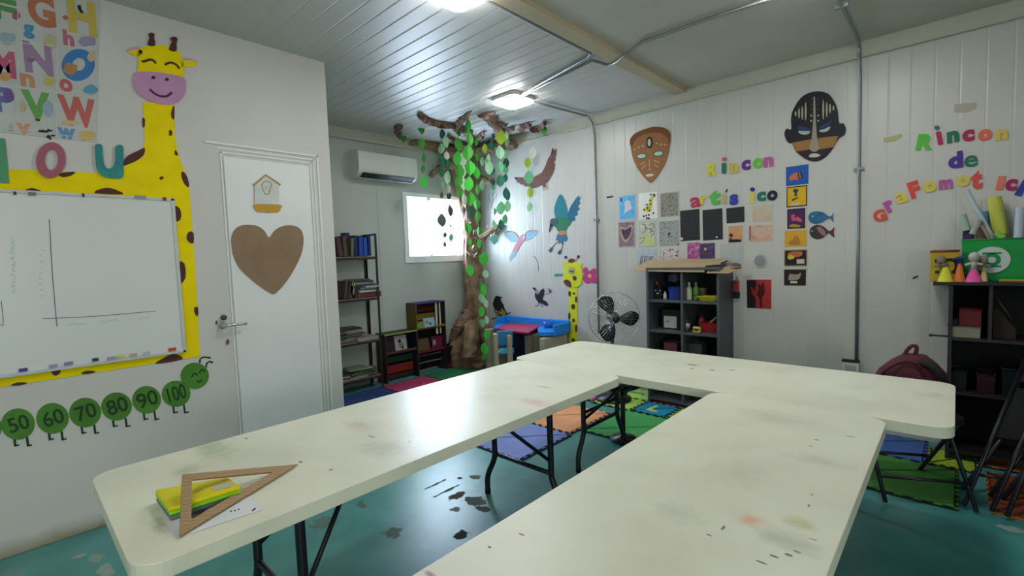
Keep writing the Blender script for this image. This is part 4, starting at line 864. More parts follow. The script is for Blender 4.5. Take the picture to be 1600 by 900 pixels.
mb = MB(); WR.shape(mb, K1([(785,475),(815,450),(850,440),(900,445),(940,475),(962,530),(968,600),(955,660),(925,690),(870,705),(825,693),(790,655),(772,610),(785,560),(780,520)]), .004, .004, 3); obj('head', mb, LY, t)
mb = MB(); WR.shape(mb, K1([(765,450),(800,448),(820,470),(790,495),(770,475)]), .003, .003, 2); obj('ear', mb, LY, t); mb = MB(); WR.shape(mb, K1([(905,470),(925,448),(962,460),(960,480),(935,495)]), .003, .003, 2); obj('ear', mb, LY, t)
for a_, b_ in (((828,430),(800,398)), ((895,430),(925,392))):
    mb = MB(); WR.line(mb, K1([a_, b_]), .004, .002, .003, False); hn = obj('horn', mb, C('#a89a70'), t); mb = MB(); WR.ell(mb, 760+b_[0]/6.43, 340+b_[1]/6.43, 2.1, 2.2, .003, .004, 14); obj('horn_tip', mb, C('#2a1f22'), hn)
for k_ in ([(825,440),(840,418),(870,412),(895,428),(880,448),(850,455)], [(780,635),(815,622),(850,645),(858,695),(835,698),(795,670)], [(870,595),(890,585),(910,600),(905,630),(880,630)]):
    mb = MB(); WR.shape(mb, K1(k_), .0085, .0015, 2); obj('spot', mb, C('#55301e'), t)
for x, y, rx, ry in ((890.5,459,2.2,4.5), (897,458.5,2,2), (900.5,468,1.8,5), (896,479,3.4,4.2), (890,494,2,6), (896.5,500.5,2.4,3), (900.5,513,1.8,6), (896,531,3,2.6)):
    mb = MB(); WR.ell(mb, x, y, rx, ry, .0045, .001, 14); obj('spot', mb, C('#55301e'), t)
mb = MB(); WR.ell(mb, 893.5, 423, 5.6, 5.8, .0085, .002, 20); ey = obj('eye', mb, C('#a8a077'), t); mb = MB(); WR.ell(mb, 892, 424, 1.2, 1.5, .011, .001, 10); WR.ell(mb, 895.5, 424, 1.2, 1.5, .011, .001, 10); obj('pupil', mb, C('#1a1515'), ey)
mb = MB(); WR.shape(mb, [(866,429),(867,427.5),(880,428),(880,431),(867,432)], .001, .003); WR.line(mb, [(909,429),(915,430)], .004, .001, .003, False); obj('flower_stem', mb, C('#3f8a68'), t)
FP = [(912,419),(917,418),(921,424),(928,419),(933,424),(930,430),(934,437),(931,443),(924,441),(918,443),(913,440),(911,434),(914,429),(911,424)]
mb = MB(); WR.shape(mb, FP, .001, .004, 3); fl = obj('flower', mb, C('#b83878', .6), t); mb = MB(); WR.ell(mb, 922, 431, 3.2, 3.4, .0055, .002, 16); obj('flower_centre', mb, C('#b8a05a'), fl)
# ------------------------------------------------------------------ books
M_PG = C('#b5b3a8', .8)
def book(loc, th, dp, ht, col, label, grp, rz=0.0, tilt=0.0, lying=False, cat='book', name='book', pages='#b5b3a8'):
    """standing book: thickness along y, spine towards +x; lying: flat on its back"""
    t = thing(name, loc, label, cat, grp)
    def bx(mb, a, b):
        vs = []
        mb2 = MB().box(a, b)
        for v in mb2.v:
            v = v.copy()
            if lying: v = Vector((v.x, v.z-ht/2, v.y))
            else:
                ca, sa = math.cos(tilt), math.sin(tilt); y, z = v.y, v.z; v = Vector((v.x, y*ca-z*sa, y*sa+z*ca))
            ca, sa = math.cos(rz), math.sin(rz); v = Vector((v.x*ca-v.y*sa, v.x*sa+v.y*ca, v.z)); vs.append(v+Vector(loc))
        mb.add(vs, mb2.f)
    c = .0025 if th > .012 else .001
    mb = MB(); bx(mb, (-dp, 0, 0), (0, c, ht)); bx(mb, (-dp, th-c, 0), (0, th, ht)); bx(mb, (-c, 0, 0), (0, th, ht)); obj('cover', mb, C(col, .6), t)
    mb = MB(); bx(mb, (-dp+.003, c, .003), (-c, th-c, ht-.003)); obj('pages', mb, C(pages, .8), t)
    return t
# ------------------------------------------------------------------ metal rack
RX = XK+.26; RY0, RY1 = 2.0, 2.885
M_RACK = mat('rusty_black_steel', '#231a1c', .55, var=.3, scale=14)
t = thing('metal_rack', (XK+.14, 2.45, 0), 'open metal shelving rack full of books behind the partition corner', 'shelf')
for x in (XK+.012, RX-.028):
    for y in (RY0, RY1-.028):
        mb = MB().box((x, y+.025 if y > 2.4 else y, 0), (x+.028, y+.028 if y > 2.4 else y+.003, 1.735)); mb.box((x if x < -4.9 else x+.025, y, 0), (x+.003 if x < -4.9 else x+.028, y+.028, 1.735)); obj('post', mb, M_RACK, t)
SZ = [1.483, 1.03, .556, .15]
for z in SZ:
    obj('shelf_board', MB().box((XK+.014, RY0, z-.012), (RX, RY1-.004, z)), mat('rack_shelf', '#6f5f56', .6, var=.2, scale=9), t)
    obj('shelf_edge', MB().box((RX-.004, RY0, z-.034), (RX+.001, RY1, z-.013)).box((XK+.014, RY1-.004, z-.034), (RX, RY1, z-.0125)), M_RACK, t)
obj('crossbar', MB().box((XK+.02, RY1-.004, 1.715), (RX-.004, RY1, 1.735)), M_RACK, t)
def ry(px, py=430, x=RX-.02): return PX(px, py, x).y
z = SZ[0]+.001
gt = 'binders on the top shelf of the rack'
for a, b, h, col, lab, ti in ((532,540,.20,'#4a3a36','dark brown folder leaning at the left of the top rack shelf',.12), (540,547,.215,'#54453c','brown folder between the leaning sheets and the olive binder',.05), (548,553,.20,'#6a6a52','olive grey binder on the top rack shelf',-.08), (553,559,.225,'#222c52','narrow navy binder on the top rack shelf',-.05),
                           (561,568,.21,'#23479c','bright blue binder, the left one of two, on the top rack shelf',-.04), (568,576,.205,'#2650a8','bright blue binder, the right one of two, on the top rack shelf',-.05), (577,583,.23,'#1d2c56','dark blue binder at the right end of the top rack shelf',0)):
    y0, y1 = ry(a), ry(b); book((RX-.03, y0+(.02 if ti < 0 else 0), z+.004), y1-y0-.004, .2, h, col, lab, gt, tilt=ti)
book((RX-.12, ry(550), z+.002), .05, .1, .26, '#253766', 'tall dark blue box file behind the binders on the rack', gt)
z = SZ[1]+.001; g2 = 'books and folders on the second shelf of the rack'
for a, b, h, col, lab, ti in ((528,533,.19,'#4f4340','grey brown book leaning at the far left of the second rack shelf',-.18), (533,538,.185,'#3b3036','dark brown book leaning on the second rack shelf',-.22), (538,541,.18,'#8c862e','olive yellow book leaning on the second rack shelf',-.2), (541.5,544,.17,'#bdbb9c','thin cream book leaning next to the olive yellow one',-.2), (547,551,.14,'#2f3b42','slate book hidden under the pile on the second rack shelf',0), (552,558,.13,'#3a2b2e','short dark book hidden under the pile on the second rack shelf',0)):
    y0, y1 = ry(a), ry(b); book((RX-.02, y0+.05*(ti < 0), z+.01*(ti < 0)), y1-y0-.003, .19, h, col, lab, g2, tilt=ti)
yy = (ry(560)+ry(594))/2; w_ = ry(594)-ry(560)
zz = z
for th, ww, col, lab, rz_, dy in ((.055, w_-.01, '#5d2b30', 'maroon box-like book lying at the right of the second rack shelf', 0, 0), (.02, w_-.03, '#b0b5b3', 'white block of paper on the maroon book', .05, -.02), (.012, .24, '#55706a', 'sea green folder near the bottom of the heap', .12, -.03), (.014, .22, '#9aa39f', 'pale grey folder in the heap', -.1, .0), (.016, .26, '#a7adb5', 'white magazine poking out past the rack post', .08, .055), (.02, .23, '#4a4644', 'dark grey book in the heap on the second shelf', -.06, -.05),
                             (.016, .24, '#8f9a98', 'pale teal magazine in the heap on the second shelf', .1, -.06), (.02, .25, '#3a4648', 'slate blue folder on top of the heap', -.05, -.09), (.015, .23, '#5a5048', 'brown folder lying topmost on the second shelf', .03, -.11)):
    book((RX-.015+(0.02 if dy > .05 else 0), yy+dy, zz+.001), th, .19, ww, col, lab, g2, rz=rz_, lying=True); zz += th+.002
rr = random.Random(21)
ORD = 'first second third fourth fifth sixth seventh eighth ninth tenth eleventh twelfth thirteenth'.split()
CNM = {'#5f5750':'dark taupe','#7d766c':'grey beige','#3b3634':'charcoal','#8f8a80':'light taupe','#6b5b4c':'brown','#a3a098':'pale grey','#4a4440':'dark grey','#8a7a4a':'mustard','#6f7a66':'sage','#8f9a84':'pale sage','#56634c':'moss green','#a5a899':'off-white','#7c7e74':'grey','#4d7a44':'green','#3a3434':'near-black','#a8a298':'pale beige','#4a4550':'dark violet','#57504c':'dark brown'}
def heap(z, y0, y1, n, cols, label, grp, wmin=.17, wmax=.24, th=(.006,.016)):
    zz = z; src = None
    for i in range(n):
        t_ = rr.uniform(*th); ww = rr.uniform(wmin, wmax); cc = rr.choice(cols)
        lab_ = '%s, %s from the bottom%s' % (label % CNM[cc], ORD[i], '') 
        o = book((RX-.02-rr.uniform(0,.03), rr.uniform(y0+ww/2, max(y0+ww/2+.001, y1-ww/2)), zz+.001), t_, rr.uniform(.15,.19), ww, cc, lab_, grp, rz=rr.uniform(-.12,.12), lying=True, cat='magazine', name='magazine'); zz += t_+.002
heap(SZ[2]+.001, ry(530,510), ry(572,510), 13, ['#5f5750','#7d766c','#3b3634','#8f8a80','#6b5b4c','#a3a098','#4a4440','#8a7a4a'], '%s magazine in the third shelf pile of the rack', 'magazines on the third rack shelf')
book((RX+.0, ry(574,520), SZ[2]+.002), .035, .20, .27, '#8e8784', 'large pale sheet block at the right of the third rack shelf', 'magazines on the third rack shelf', rz=.1, lying=True, cat='magazine', name='magazine', pages='#8a8078')
heap(SZ[3]+.001, ry(546,590), ry(594,590), 9, ['#6f7a66','#8f9a84','#56634c','#a5a899','#7c7e74','#4d7a44'], '%s magazine in the right pile on the bottom rack shelf', 'magazines on the bottom rack shelf', .2, .28)
heap(SZ[3]+.001, ry(528,590), ry(546,590)-.03, 7, ['#3a3434','#a8a298','#4a4550','#57504c'], '%s magazine in the left pile on the bottom rack shelf', 'dark magazines on the bottom rack shelf', .14, .16)

# ------------------------------------------------------------------ low wooden bookcases
BX = XK+.205
M_DW = mat('dark_stained_wood', '#2a1e1c', .55, var=.3, scale=9)
def by(px, py=540): return PX(px, py, BX).y
def bz(px, py): return PX(px, py, BX).z
b1y0, b1y1 = max(by(602), 2.925), by(653); zt1 = bz(630, 519)
t = thing('low_bookcase', (XK+.1, (b1y0+b1y1)/2, 0), 'low dark wooden bookcase with a lime edge between the rack and the tall bookcase', 'bookcase')
obj('side_panel', MB().box((XK+.006, b1y0, 0), (BX, b1y0+.018, zt1-.012)), M_DW, t); obj('side_panel', MB().box((XK+.006, b1y1-.02, 0), (BX, b1y1-.002, zt1-.012)), C('#1d2333', .5), t)
obj('back_panel', MB().box((XK+.006, b1y0+.018, .02), (XK+.014, b1y1-.02, zt1-.012)), C('#1c1a20', .7), t)
obj('top_board', MB().box((XK+.006, b1y0-.004, zt1-.012), (BX-.006, b1y1-.002, zt1+.004)), C('#263a2e', .5), t); obj('top_edge', MB().box((BX-.006, b1y0-.004, zt1-.012), (BX+.002, b1y1-.002, zt1+.003)), C('#9a9a3a', .5), t, label='lime painted edge')
zs1 = bz(630, 549)
obj('shelf_board', MB().box((XK+.014, b1y0+.018, zs1-.012), (BX, b1y1-.02, zs1)), M_DW, t); obj('rail', MB().box((BX-.012, b1y0+.018, zs1), (BX-.002, b1y1-.02, zs1+.018)), C('#5a3a34', .6), t)
for z0, z1, col in ((bz(630,566), bz(630,556), '#1f3f2e'), (bz(630,583), bz(630,570), '#7c231c'), (bz(630,594), bz(630,585), '#3a2a22')): obj('slat', MB().box((XK+.10, b1y0+.018, max(z0, .02)), (XK+.112, b1y1-.02, z1)), C(col, .6), t)
def cover(y0, y1, z, h, x, col, label, grp, lean=.12, art_=None, rz=0.0):
    t = thing('book', (x, (y0+y1)/2, z), label, 'book', grp)
    M = Matrix.Translation((x, (y0+y1)/2, z)) @ Matrix.Rotation(rz, 4, 'Z') @ Matrix.Rotation(-lean, 4, 'Y'); w2 = (y1-y0)/2
    obj('cover', MB().box((-.001, -w2, 0), (.002, w2, h), M), C(col, .4), t); obj('pages', MB().box((-.012, -w2+.002, .002), (-.001, w2-.002, h-.002), M), M_PG, t)
    if art_: 
        for k, (a, b, c_, d, cc) in enumerate(art_):
            mb = MB(); pts = [M @ Vector((.0022, -w2+2*w2*(a+b*math.cos(q)), h*(c_+d*math.sin(q)))) for q in [2*math.pi*i/12 for i in range(12)]]
            obj('cover_picture', mb.prism(pts, M.to_3x3() @ Vector((1,0,0)), .0004*(k+1)), C(cc, .5), t)
    return t
gp = 'picture books facing out in the low bookcases'
cover(by(608), by(623), zs1+.004, bz(615,520)-zs1-.05, BX-.05, '#2f2226', 'dark picture book facing out beside the pale one in the low bookcase', gp)
cover(by(621), by(640), zs1+.004, bz(630,526)-zs1+.01, BX-.045, '#a0989c', 'pale picture book with a dark-haired child on its cover', gp, art_=[(.4,.14,.62,.13,'#1c1a1e'), (.5,.22,.35,.18,'#6f7a6c'), (.6,.1,.2,.1,'#2a2a30')], rz=.06)
b2y0, b2y1 = by(652), by(698); zt2 = bz(670, 474)
t = thing('tall_bookcase', (XK+.1, (b2y0+b2y1)/2, 0), 'taller wooden bookcase with mustard slats beside the paper tree', 'bookcase')
obj('side_panel', MB().box((XK+.006, b2y0-.002, 0), (BX, b2y0+.016, zt2)), C('#5c4a20', .6), t, label='mustard side panel'); obj('side_panel', MB().box((XK+.006, b2y1-.014, 0), (BX, b2y1, zt2)), M_DW, t)
obj('top_board', MB().box((XK+.006, b2y0-.002, zt2), (BX, b2y1, zt2+.014)), C('#3c2f6a', .5), t, label='purple top board')
obj('back_panel', MB().box((XK+.006, b2y0+.016, .02), (XK+.012, b2y1-.014, zt2)), C('#1c1518', .7), t)
for p0, p1, col in ((478,481,'#4a1c22'), (481.5,488.5,'#4f1f22'), (491,501,'#7c6a20'), (503,512,'#85722a')): obj('slat', MB().box((XK+.05, b2y0+.016, bz(670,p1)), (XK+.062, b2y1-.045, bz(670,p0))), C(col, .6), t)
for p0, p1 in ((684.5,687.5), (690.5,692.5)): 
    ya, yb = by(p0), by(p1); obj('upright_strip', MB().box((BX-.03, ya, bz(690,521)), (BX-.024, yb, zt2-.005)), C('#b5b2ac', .5), t, label='white upright strip')
zs2 = bz(670, 512); obj('shelf_board', MB().box((XK+.012, b2y0+.016, zs2-.014), (BX, b2y1-.014, zs2)), C('#5c2430', .6), t); obj('rail', MB().box((BX-.01, by(680), zs2), (BX-.002, b2y1, zs2+.022)), C('#7c7628', .6), t)
zs3 = bz(670, 548); obj('shelf_board', MB().box((XK+.012, b2y0+.016, zs3-.014), (BX, b2y1-.014, zs3)), C('#6a2028', .6), t)
for p0 in (556, 567): obj('slat', MB().box((XK+.10, b2y0+.016, bz(670,p0+1.5)), (XK+.106, b2y1-.014, bz(670,p0))), C('#8f8c88', .6), t)
cover(by(656), by(667), zs2+.002, .075, BX-.03, '#6a8a3a', 'green picture book facing out in the tall bookcase', gp)
cover(by(667), by(683), zs2+.002, .115, BX-.035, '#8fb0c0', 'light blue picture book with a pink figure in the tall bookcase', gp, art_=[(.3,.16,.55,.2,'#b0707c'), (.6,.12,.35,.15,'#4a5a3a'), (.45,.1,.2,.1,'#c5a0a0')], rz=-.1)
cover(by(655), by(676), zs3+.002, .15, BX-.05, '#5a4232', 'brown folded paper bag standing on the lower shelf of the tall bookcase', gp, lean=.25)
cover(by(681), by(696), zs3+.002, .15, BX-.06, '#6a2040', 'plum coloured book on the lower shelf of the tall bookcase', gp, art_=[(.2,.15,.5,.25,'#a09478')])
b3y0, b3y1 = by(700), min(by(739), 4.35); zt3 = bz(718, 538)
t = thing('storage_crate', (XK+.1, (b3y0+b3y1)/2, 0), 'low dark crate with a red bottom edge between the tall bookcase and the tree', 'crate')
mb = MB().box((XK+.006, b3y0, .02), (BX-.02, b3y0+.01, zt3)).box((XK+.006, b3y1-.01, .02), (BX-.02, b3y1, zt3)).box((XK+.006, b3y0, .02), (XK+.016, b3y1, zt3)).box((BX-.03, b3y0, .07), (BX-.02, b3y1, zt3)).box((XK+.006, b3y0, .016), (BX-.02, b3y1, .026)); obj('box', mb, C('#181a2c', .4), t, .002)
obj('red_base', MB().box((BX-.032, b3y0, .016), (BX-.016, b3y1, .07)), C('#5c1c28', .5), t)

# ------------------------------------------------------------------ paper tree
M_KR = mat('crumpled_kraft', '#7a6049', .8, bump=.9, bscale=13, stops=[(.25,'#5a4433'),(.5,'#7d644c'),(.75,'#9a8264')], scale=6, detail=8)
rt = random.Random(4)
tree = thing('paper_tree', (XK+.3, YR-.3, 0), 'tree trunk and branches of crumpled brown paper filling the far corner', 'tree decoration')
rings = []
ctrl = [(566,742,34),(545,741,33),(522,740,26),(505,741,20),(485,744,17),(462,745,15),(440,745,14.5),(420,741,14),(400,739,14),(370,741,13),(340,741,14),(310,740,16),(280,738,17),(255,736,22),(238,732,28)]
for y, x, r in ctrl:
    d = 6.45; q = PD(x, y, d); rings.append((q, r/F*d))
for i in range(len(rings)):
    q, r = rings[i]; q.x = max(q.x, XK+r*.72+.01); q.y = min(q.y, YR-r*.72-.01)
n = 30; vs = []; K = 4; rows = []
for i in range(len(rings)-1):
    for k in range(K):
        a = k/K; rows.append((rings[i][0].lerp(rings[i+1][0], a), rings[i][1]*(1-a)+rings[i+1][1]*a))
rows.append(rings[-1]); ph = [rt.uniform(0, 6.28) for _ in range(8)]
for i, (q, r) in enumerate(rows):
    for k in range(n):
        th = 2*math.pi*k/n
        rr_ = r*(1+.10*math.sin(3*th+ph[0]+i*.11)+.09*math.sin(5*th+ph[1]-i*.17)+.07*math.sin(8*th+ph[2]+i*.31)+rt.uniform(-.06,.06))
        p = Vector((q.x+rr_*math.cos(th), q.y+rr_*math.sin(th), max(.012, q.z+rt.uniform(-.006,.006))))
        p.x = max(p.x, XK+.008); p.y = min(p.y, YR-.008); vs.append(p)
fs = [(i*n+k, i*n+(k+1) % n, (i+1)*n+(k+1) % n, (i+1)*n+k) for i in range(len(rows)-1) for k in range(n)]
mb = MB().add(vs, fs); obj('trunk', mb, M_KR, tree)
# root lobes
def lobe(path, rad, name='root'):
    P_ = curve(path, 4); mb = MB(); m = len(P_)
    rs = [max(.01, rad[0]+(rad[1]-rad[0])*i/(m-1)) for i in range(m)]
    mb.tube(P_, rs, 10); 
    for v in mb.v:
        v += Vector((rt.uniform(-.012,.012), rt.uniform(-.012,.012), rt.uniform(-.012,.012))); v.x = max(v.x, XK+.006); v.y = min(v.y, YR-.006); v.z = max(v.z, .014); v.z = min(v.z, ZC-.006)
    mb.sm = [False]*len(mb.f); return obj(name, mb, M_KR, tree)
g = lambda x, y, d: PD(x, y, d)
lobe([g(735,490,6.3), g(722,505,6.25), g(712,518,6.3), g(706,530,6.35)], (.10,.05)); lobe([g(752,500,6.2), g(762,530,6.1), g(768,556,6.05)], (.08,.06)); lobe([g(738,505,6.1), g(735,530,6.0), g(732,556,6.0)], (.10,.10))
# branches glued on the ceiling and wall tops
def branch(px, wd, z=ZC-.03, name='branch'):
    P_ = [PZ(x, y, z) for x, y in px]; P_ = curve(P_, 4); m = len(P_); mb = MB()
    for i, p in enumerate(P_):
        d = (P_[min(i+1, m-1)]-P_[max(i-1, 0)]).normalized(); s = Vector((-d.y, d.x, 0)); ww = (wd[0]+(wd[1]-wd[0])*i/(m-1))*rt.uniform(.45,.95)
        for a, dz in ((-1,.02), (-.55,-.014), (0,-.03), (.55,-.012), (1,.02)):
            q = p+s*ww*a*rt.uniform(.75,1.2)+Vector((0,0,dz+rt.uniform(-.008,.006))); q.z = min(q.z, ZC-.002); q.x = max(q.x, XK+.06); q.y = min(q.y, YR-.06); mb.v.append(q)
    for i in range(m-1):
        for k in range(4): mb.f.append((i*5+k, i*5+k+1, (i+1)*5+k+1, (i+1)*5+k)); mb.sm.append(False)
    # closed back against the ceiling
    mb.f += [(i*5, (i+1)*5, (i+1)*5+4, i*5+4) for i in range(m-1)]; mb.sm += [False]*(m-1)
    mb.f += [(0,4,3,2,1), ((m-1)*5, (m-1)*5+1, (m-1)*5+2, (m-1)*5+3, (m-1)*5+4)]; mb.sm += [False]*2
    return obj(name, mb, MB_, tree)
MB_ = mat('torn_branch_paper', '#6d4a3c', .85, bump=.8, bscale=22, stops=[(.3,'#3a2420'),(.45,'#5f4134'),(.62,'#8f7460'),(.75,'#c2b29c')], scale=15, detail=6)
branch([(655,181),(664,188),(680,194),(700,197),(716,200),(728,208),(738,220),(740,232)], (.045,.09)); branch([(733,180),(724,187),(716,196),(712,203)], (.03,.06)); branch([(700,212),(708,219),(722,224),(736,230)], (.03,.05))
branch([(757,181),(768,190),(776,199),(780,210),(770,224),(750,232)], (.13,.07)); branch([(803,200),(793,205),(784,210)], (.03,.06)); branch([(828,195),(818,199),(815,204)], (.04,.06)); branch([(851,192),(846,200),(836,203),(829,202)], (.03,.04)); branch([(628,198),(620,201),(621,209),(625,214)], (.035,.05))
branch([(756,208),(748,216),(742,224)], (.03,.05)); branch([(790,212),(775,222),(752,233)], (.05,.05))
lobe([PX(640,224,XK+.09), PX(660,224,XK+.10), PX(682,230,XK+.12), PX(706,238,XK+.18), g(725,246,6.35)], (.02,.11), 'limb'); lobe([PY(806,226,YR-.08), PY(790,228,YR-.1), PY(770,232,YR-.12), g(748,240,6.2)], (.055,.09), 'limb')
lobe([PX(673,275,XK+.05), PX(680,268,XK+.1), PX(697,258,XK+.14), g(722,262,6.35)], (.03,.06), 'limb')
lobe([PY(772,290,YR-.03), PY(765,285,YR-.06), g(752,280,6.3)], (.02,.05), 'limb'); lobe([PY(784,352,YR-.03), PY(772,358,YR-.07), g(752,372,6.25)], (.02,.05), 'limb')
mb = MB()
for i in range(26):
    x = rt.uniform(728,752) if i < 18 else rt.uniform(752,775); y = rt.uniform(345,400) if i < 18 else rt.uniform(345,375); c = PD(x, y, 6.02 if i < 18 else 6.1)
    a = Vector((rt.uniform(-1,1), rt.uniform(-1,.2), rt.uniform(-1,1))).normalized()*rt.uniform(.02,.045); b = Vector((rt.uniform(-.3,.3), rt.uniform(-.3,.3), rt.uniform(.3,1))).normalized()*rt.uniform(.01,.02); nn = a.cross(b).normalized()*.002
    vs = [c-a-b, c+a-b*.3, c+a*.6+b, c-a*.7+b]; mb.add([*vs, *[v+nn for v in vs]], [(0,3,2,1),(4,5,6,7),(0,1,5,4),(1,2,6,5),(2,3,7,6),(3,0,4,7)])
obj('paper_shreds', mb, mat('pale_shreds', '#a99484', .8, stops=[(.3,'#7d5c4c'),(.6,'#c2b5ab')], scale=20), tree, label='pale torn paper shreds')['kind'] = 'stuff'
q = PD(723,488,5.98); obj('blue_tuft', MB().ball(q, .035, 8, 6, (1,.6,.5)), C('#2c3f66', .8), tree)

# ------------------------------------------------------------------ leaf garlands
LC = {'g':'#3f9a34','b':'#3fb83a','d':'#14483f','t':'#1c6a55','p':'#9fc7a2','w':'#c9cdc0','y':'#8aa51c','m':'#5fae7c','s':'#5c6168','q':'#6fc0b4','l':'#8fc49a'}
def leaf_mb(c, hw, hh, ang, lean):
    """folded pointed paper leaf hanging at c, facing direction ang, with the centre fold standing proud"""
    u = Vector((math.cos(ang), math.sin(ang), 0)); nrm = Vector((-u.y, u.x, 0)); up = Vector((math.sin(lean)*u.x, math.sin(lean)*u.y, math.cos(lean)))
    prof = [(-1,0),(-.8,.42),(-.5,.78),(-.15,.98),(.2,.95),(.55,.66),(.8,.34),(1,0)]
    mb = MB(); N = len(prof); th = .0012
    for s in (-1, 1):
        row = []
        for v, w_ in prof:
            row.append((c+up*(v*hh), c+up*(v*hh)+u*(s*w_*hw)+nrm*(w_*hw*.28)))
        vs = [a for a, b in row]+[b for a, b in row]; vs += [v+nrm*th for v in vs]; fs = []
        for i in range(N-1):
            fs += [(i, i+1, N+i+1, N+i), (2*N+i, 3*N+i, 3*N+i+1, 2*N+i+1)]
        fs += [(N+i, N+i+1, 3*N+i+1, 3*N+i) for i in range(N-1)]
        mb.add(vs, fs)
    return mb
CN = {'g':'green','b':'bright green','d':'very dark green','t':'dark teal green','p':'pale green','w':'white','y':'yellow-green','m':'mint green','s':'grey','q':'turquoise','l':'light green'}
def garland(d, leaves, label):
    ys = [l[1] for l in leaves]; mid = sum(l[0] for l in leaves)/len(leaves)
    r0 = PD(mid, (min(ys)+max(ys))/2, d); hd = math.hypot(r0.x, r0.y)
    def at(x, y):
        v = ray(x, y); k = hd/math.hypot(v.x, v.y); p = v*k; p.z += H
        return p
    ps = [at(l[0], l[1]) for l in leaves]; ps.sort(key=lambda p: -p.z)
    for p in ps: p.x = max(p.x, XK+.05); p.y = min(p.y, YR-.05)
    top = Vector((ps[0].x, ps[0].y, min(ZC-.02, ps[0].z+.25)))
    t = thing('leaf_garland', top, label, 'garland', 'paper leaf garlands hanging from the tree')
    obj('string', MB().tube([top]+[p for p in ps], .0012, 5), C('#8f9a8a', .8), t)
    rr = random.Random(int(mid*7))
    for x, y, c_, h_ in sorted(leaves, key=lambda l: l[1]):
        c = at(x, y); hh = h_/2/F*d*1.0; wd = rr.uniform(.5,.74)
        c.x = max(c.x, XK+.05); c.y = min(c.y, YR-.05)
        obj('leaf', leaf_mb(c, hh*wd, hh, math.atan2(R[0][1], R[0][0])+rr.uniform(-.75,.75), rr.uniform(-.12,.12)), C(LC[c_], .6), t, label=CN[c_]+' paper leaf')
garland(5.7, [(630,213,'g',19),(631,262,'g',17)], 'leaf string with two green leaves in front of the air conditioner')
garland(5.4, [(659,201,'g',18),(659,224,'g',18),(662,247,'g',15),(661,264,'g',14),(663,284,'b',20)], 'string of five green leaves left of the window top')
garland(5.5, [(690,209,'t',17),(689,232,'p',17),(690,250,'t',16),(690,268,'t',18),(690,288,'p',13),(690,305,'s',12),(691,344,'s',21),(695,367,'s',9),(695,382,'s',9)], 'leaf string of dark, pale and grey leaves hanging across the window')
garland(5.35, [(697,222,'l',18),(698,243,'w',14),(699,256,'t',15),(700,277,'p',22),(700,295,'w',15),(701,306,'d',12),(703,329,'s',19),(704,353,'p',6),(705,371,'q',13)], 'leaf string with a large pale leaf above the window and a turquoise one')
garland(5.5, [(717,206,'g',14),(717,225,'g',22),(715,247,'b',24),(718,267,'g',22),(717,283,'g',18),(717,300,'g',20)], 'string of overlapping green leaves just left of the trunk top')
garland(5.6, [(723,249,'w',22),(724,268,'w',20),(725,287,'w',20),(725,311,'w',18),(724,328,'s',12)], 'string of white narrow leaves in front of the trunk')
garland(5.1, [(730,197,'b',24),(734,217,'g',22),(731,238,'g',26),(734,262,'b',24),(733,287,'b',24),(735,311,'b',22),(733,332,'t',18),(731,356,'b',18),(735,378,'b',13),(735,422,'b',20)], 'long string of bright green leaves down the middle of the trunk')
garland(5.6, [(744,222,'g',12),(746,245,'g',15),(745,270,'b',20),(746,296,'g',16),(744,318,'g',20),(746,338,'g',18),(748,361,'g',15),(749,381,'b',15)], 'string of mid green leaves on the right half of the trunk')
garland(5.7, [(756,404,'b',22),(750,432,'d',8),(757,453,'b',20),(752,446,'g',14),(752,466,'l',16),(752,487,'b',17),(760,474,'p',15),(753,505,'m',14),(761,523,'b',15),(757,545,'b',20),(757,557,'g',12),(759,428,'p',14),(760,500,'p',14)], 'long leaf string reaching the floor at the right side of the trunk')
garland(5.8, [(753,211,'d',14),(754,252,'p',15),(760,252,'p',15),(754,289,'p',17),(771,293,'m',9)], 'leaf string with paired pale leaves right of the trunk')
garland(5.5, [(770,213,'d',11),(768,227,'t',18),(769,266,'d',14),(770,284,'d',12)], 'string of very dark green leaves right of the trunk')
garland(5.3, [(783,214,'y',24),(781,238,'l',22),(781,261,'m',20),(782,282,'t',20),(783,325,'m',22),(772,350,'p',14),(783,351,'t',18)], 'leaf string headed by a large yellow-green leaf')
garland(5.7, [(792,222,'l',14),(791,240,'p',14),(791,254,'d',16),(790,264,'m',16),(790,278,'t',14),(792,303,'t',22),(793,322,'l',20),(790,342,'m',16)], 'leaf string right of the yellow-green headed one')
garland(5.75, [(772,330,'p',12),(773,352,'p',14),(773,374,'q',17)], 'short string ending in a turquoise leaf beside the pink parrot')
garland(5.3, [(790,192,'s',15),(792,212,'l',12)], 'short string with a grey leaf below the ceiling lamp')
garland(5.4, [(758,232,'y',16),(764,246,'l',12),(765,262,'l',22)], 'leaf string with a yellow-green leaf over the tree fork')
garland(5.4, [(849,202,'g',17)], 'single green leaf hanging under the right ceiling branch')
garland(5.5, [(832,238,'w',20),(824,254,'y',17),(826,277,'m',22),(828,300,'y',18),(827,323,'l',16)], 'leaf string hanging in front of the brown eagle')
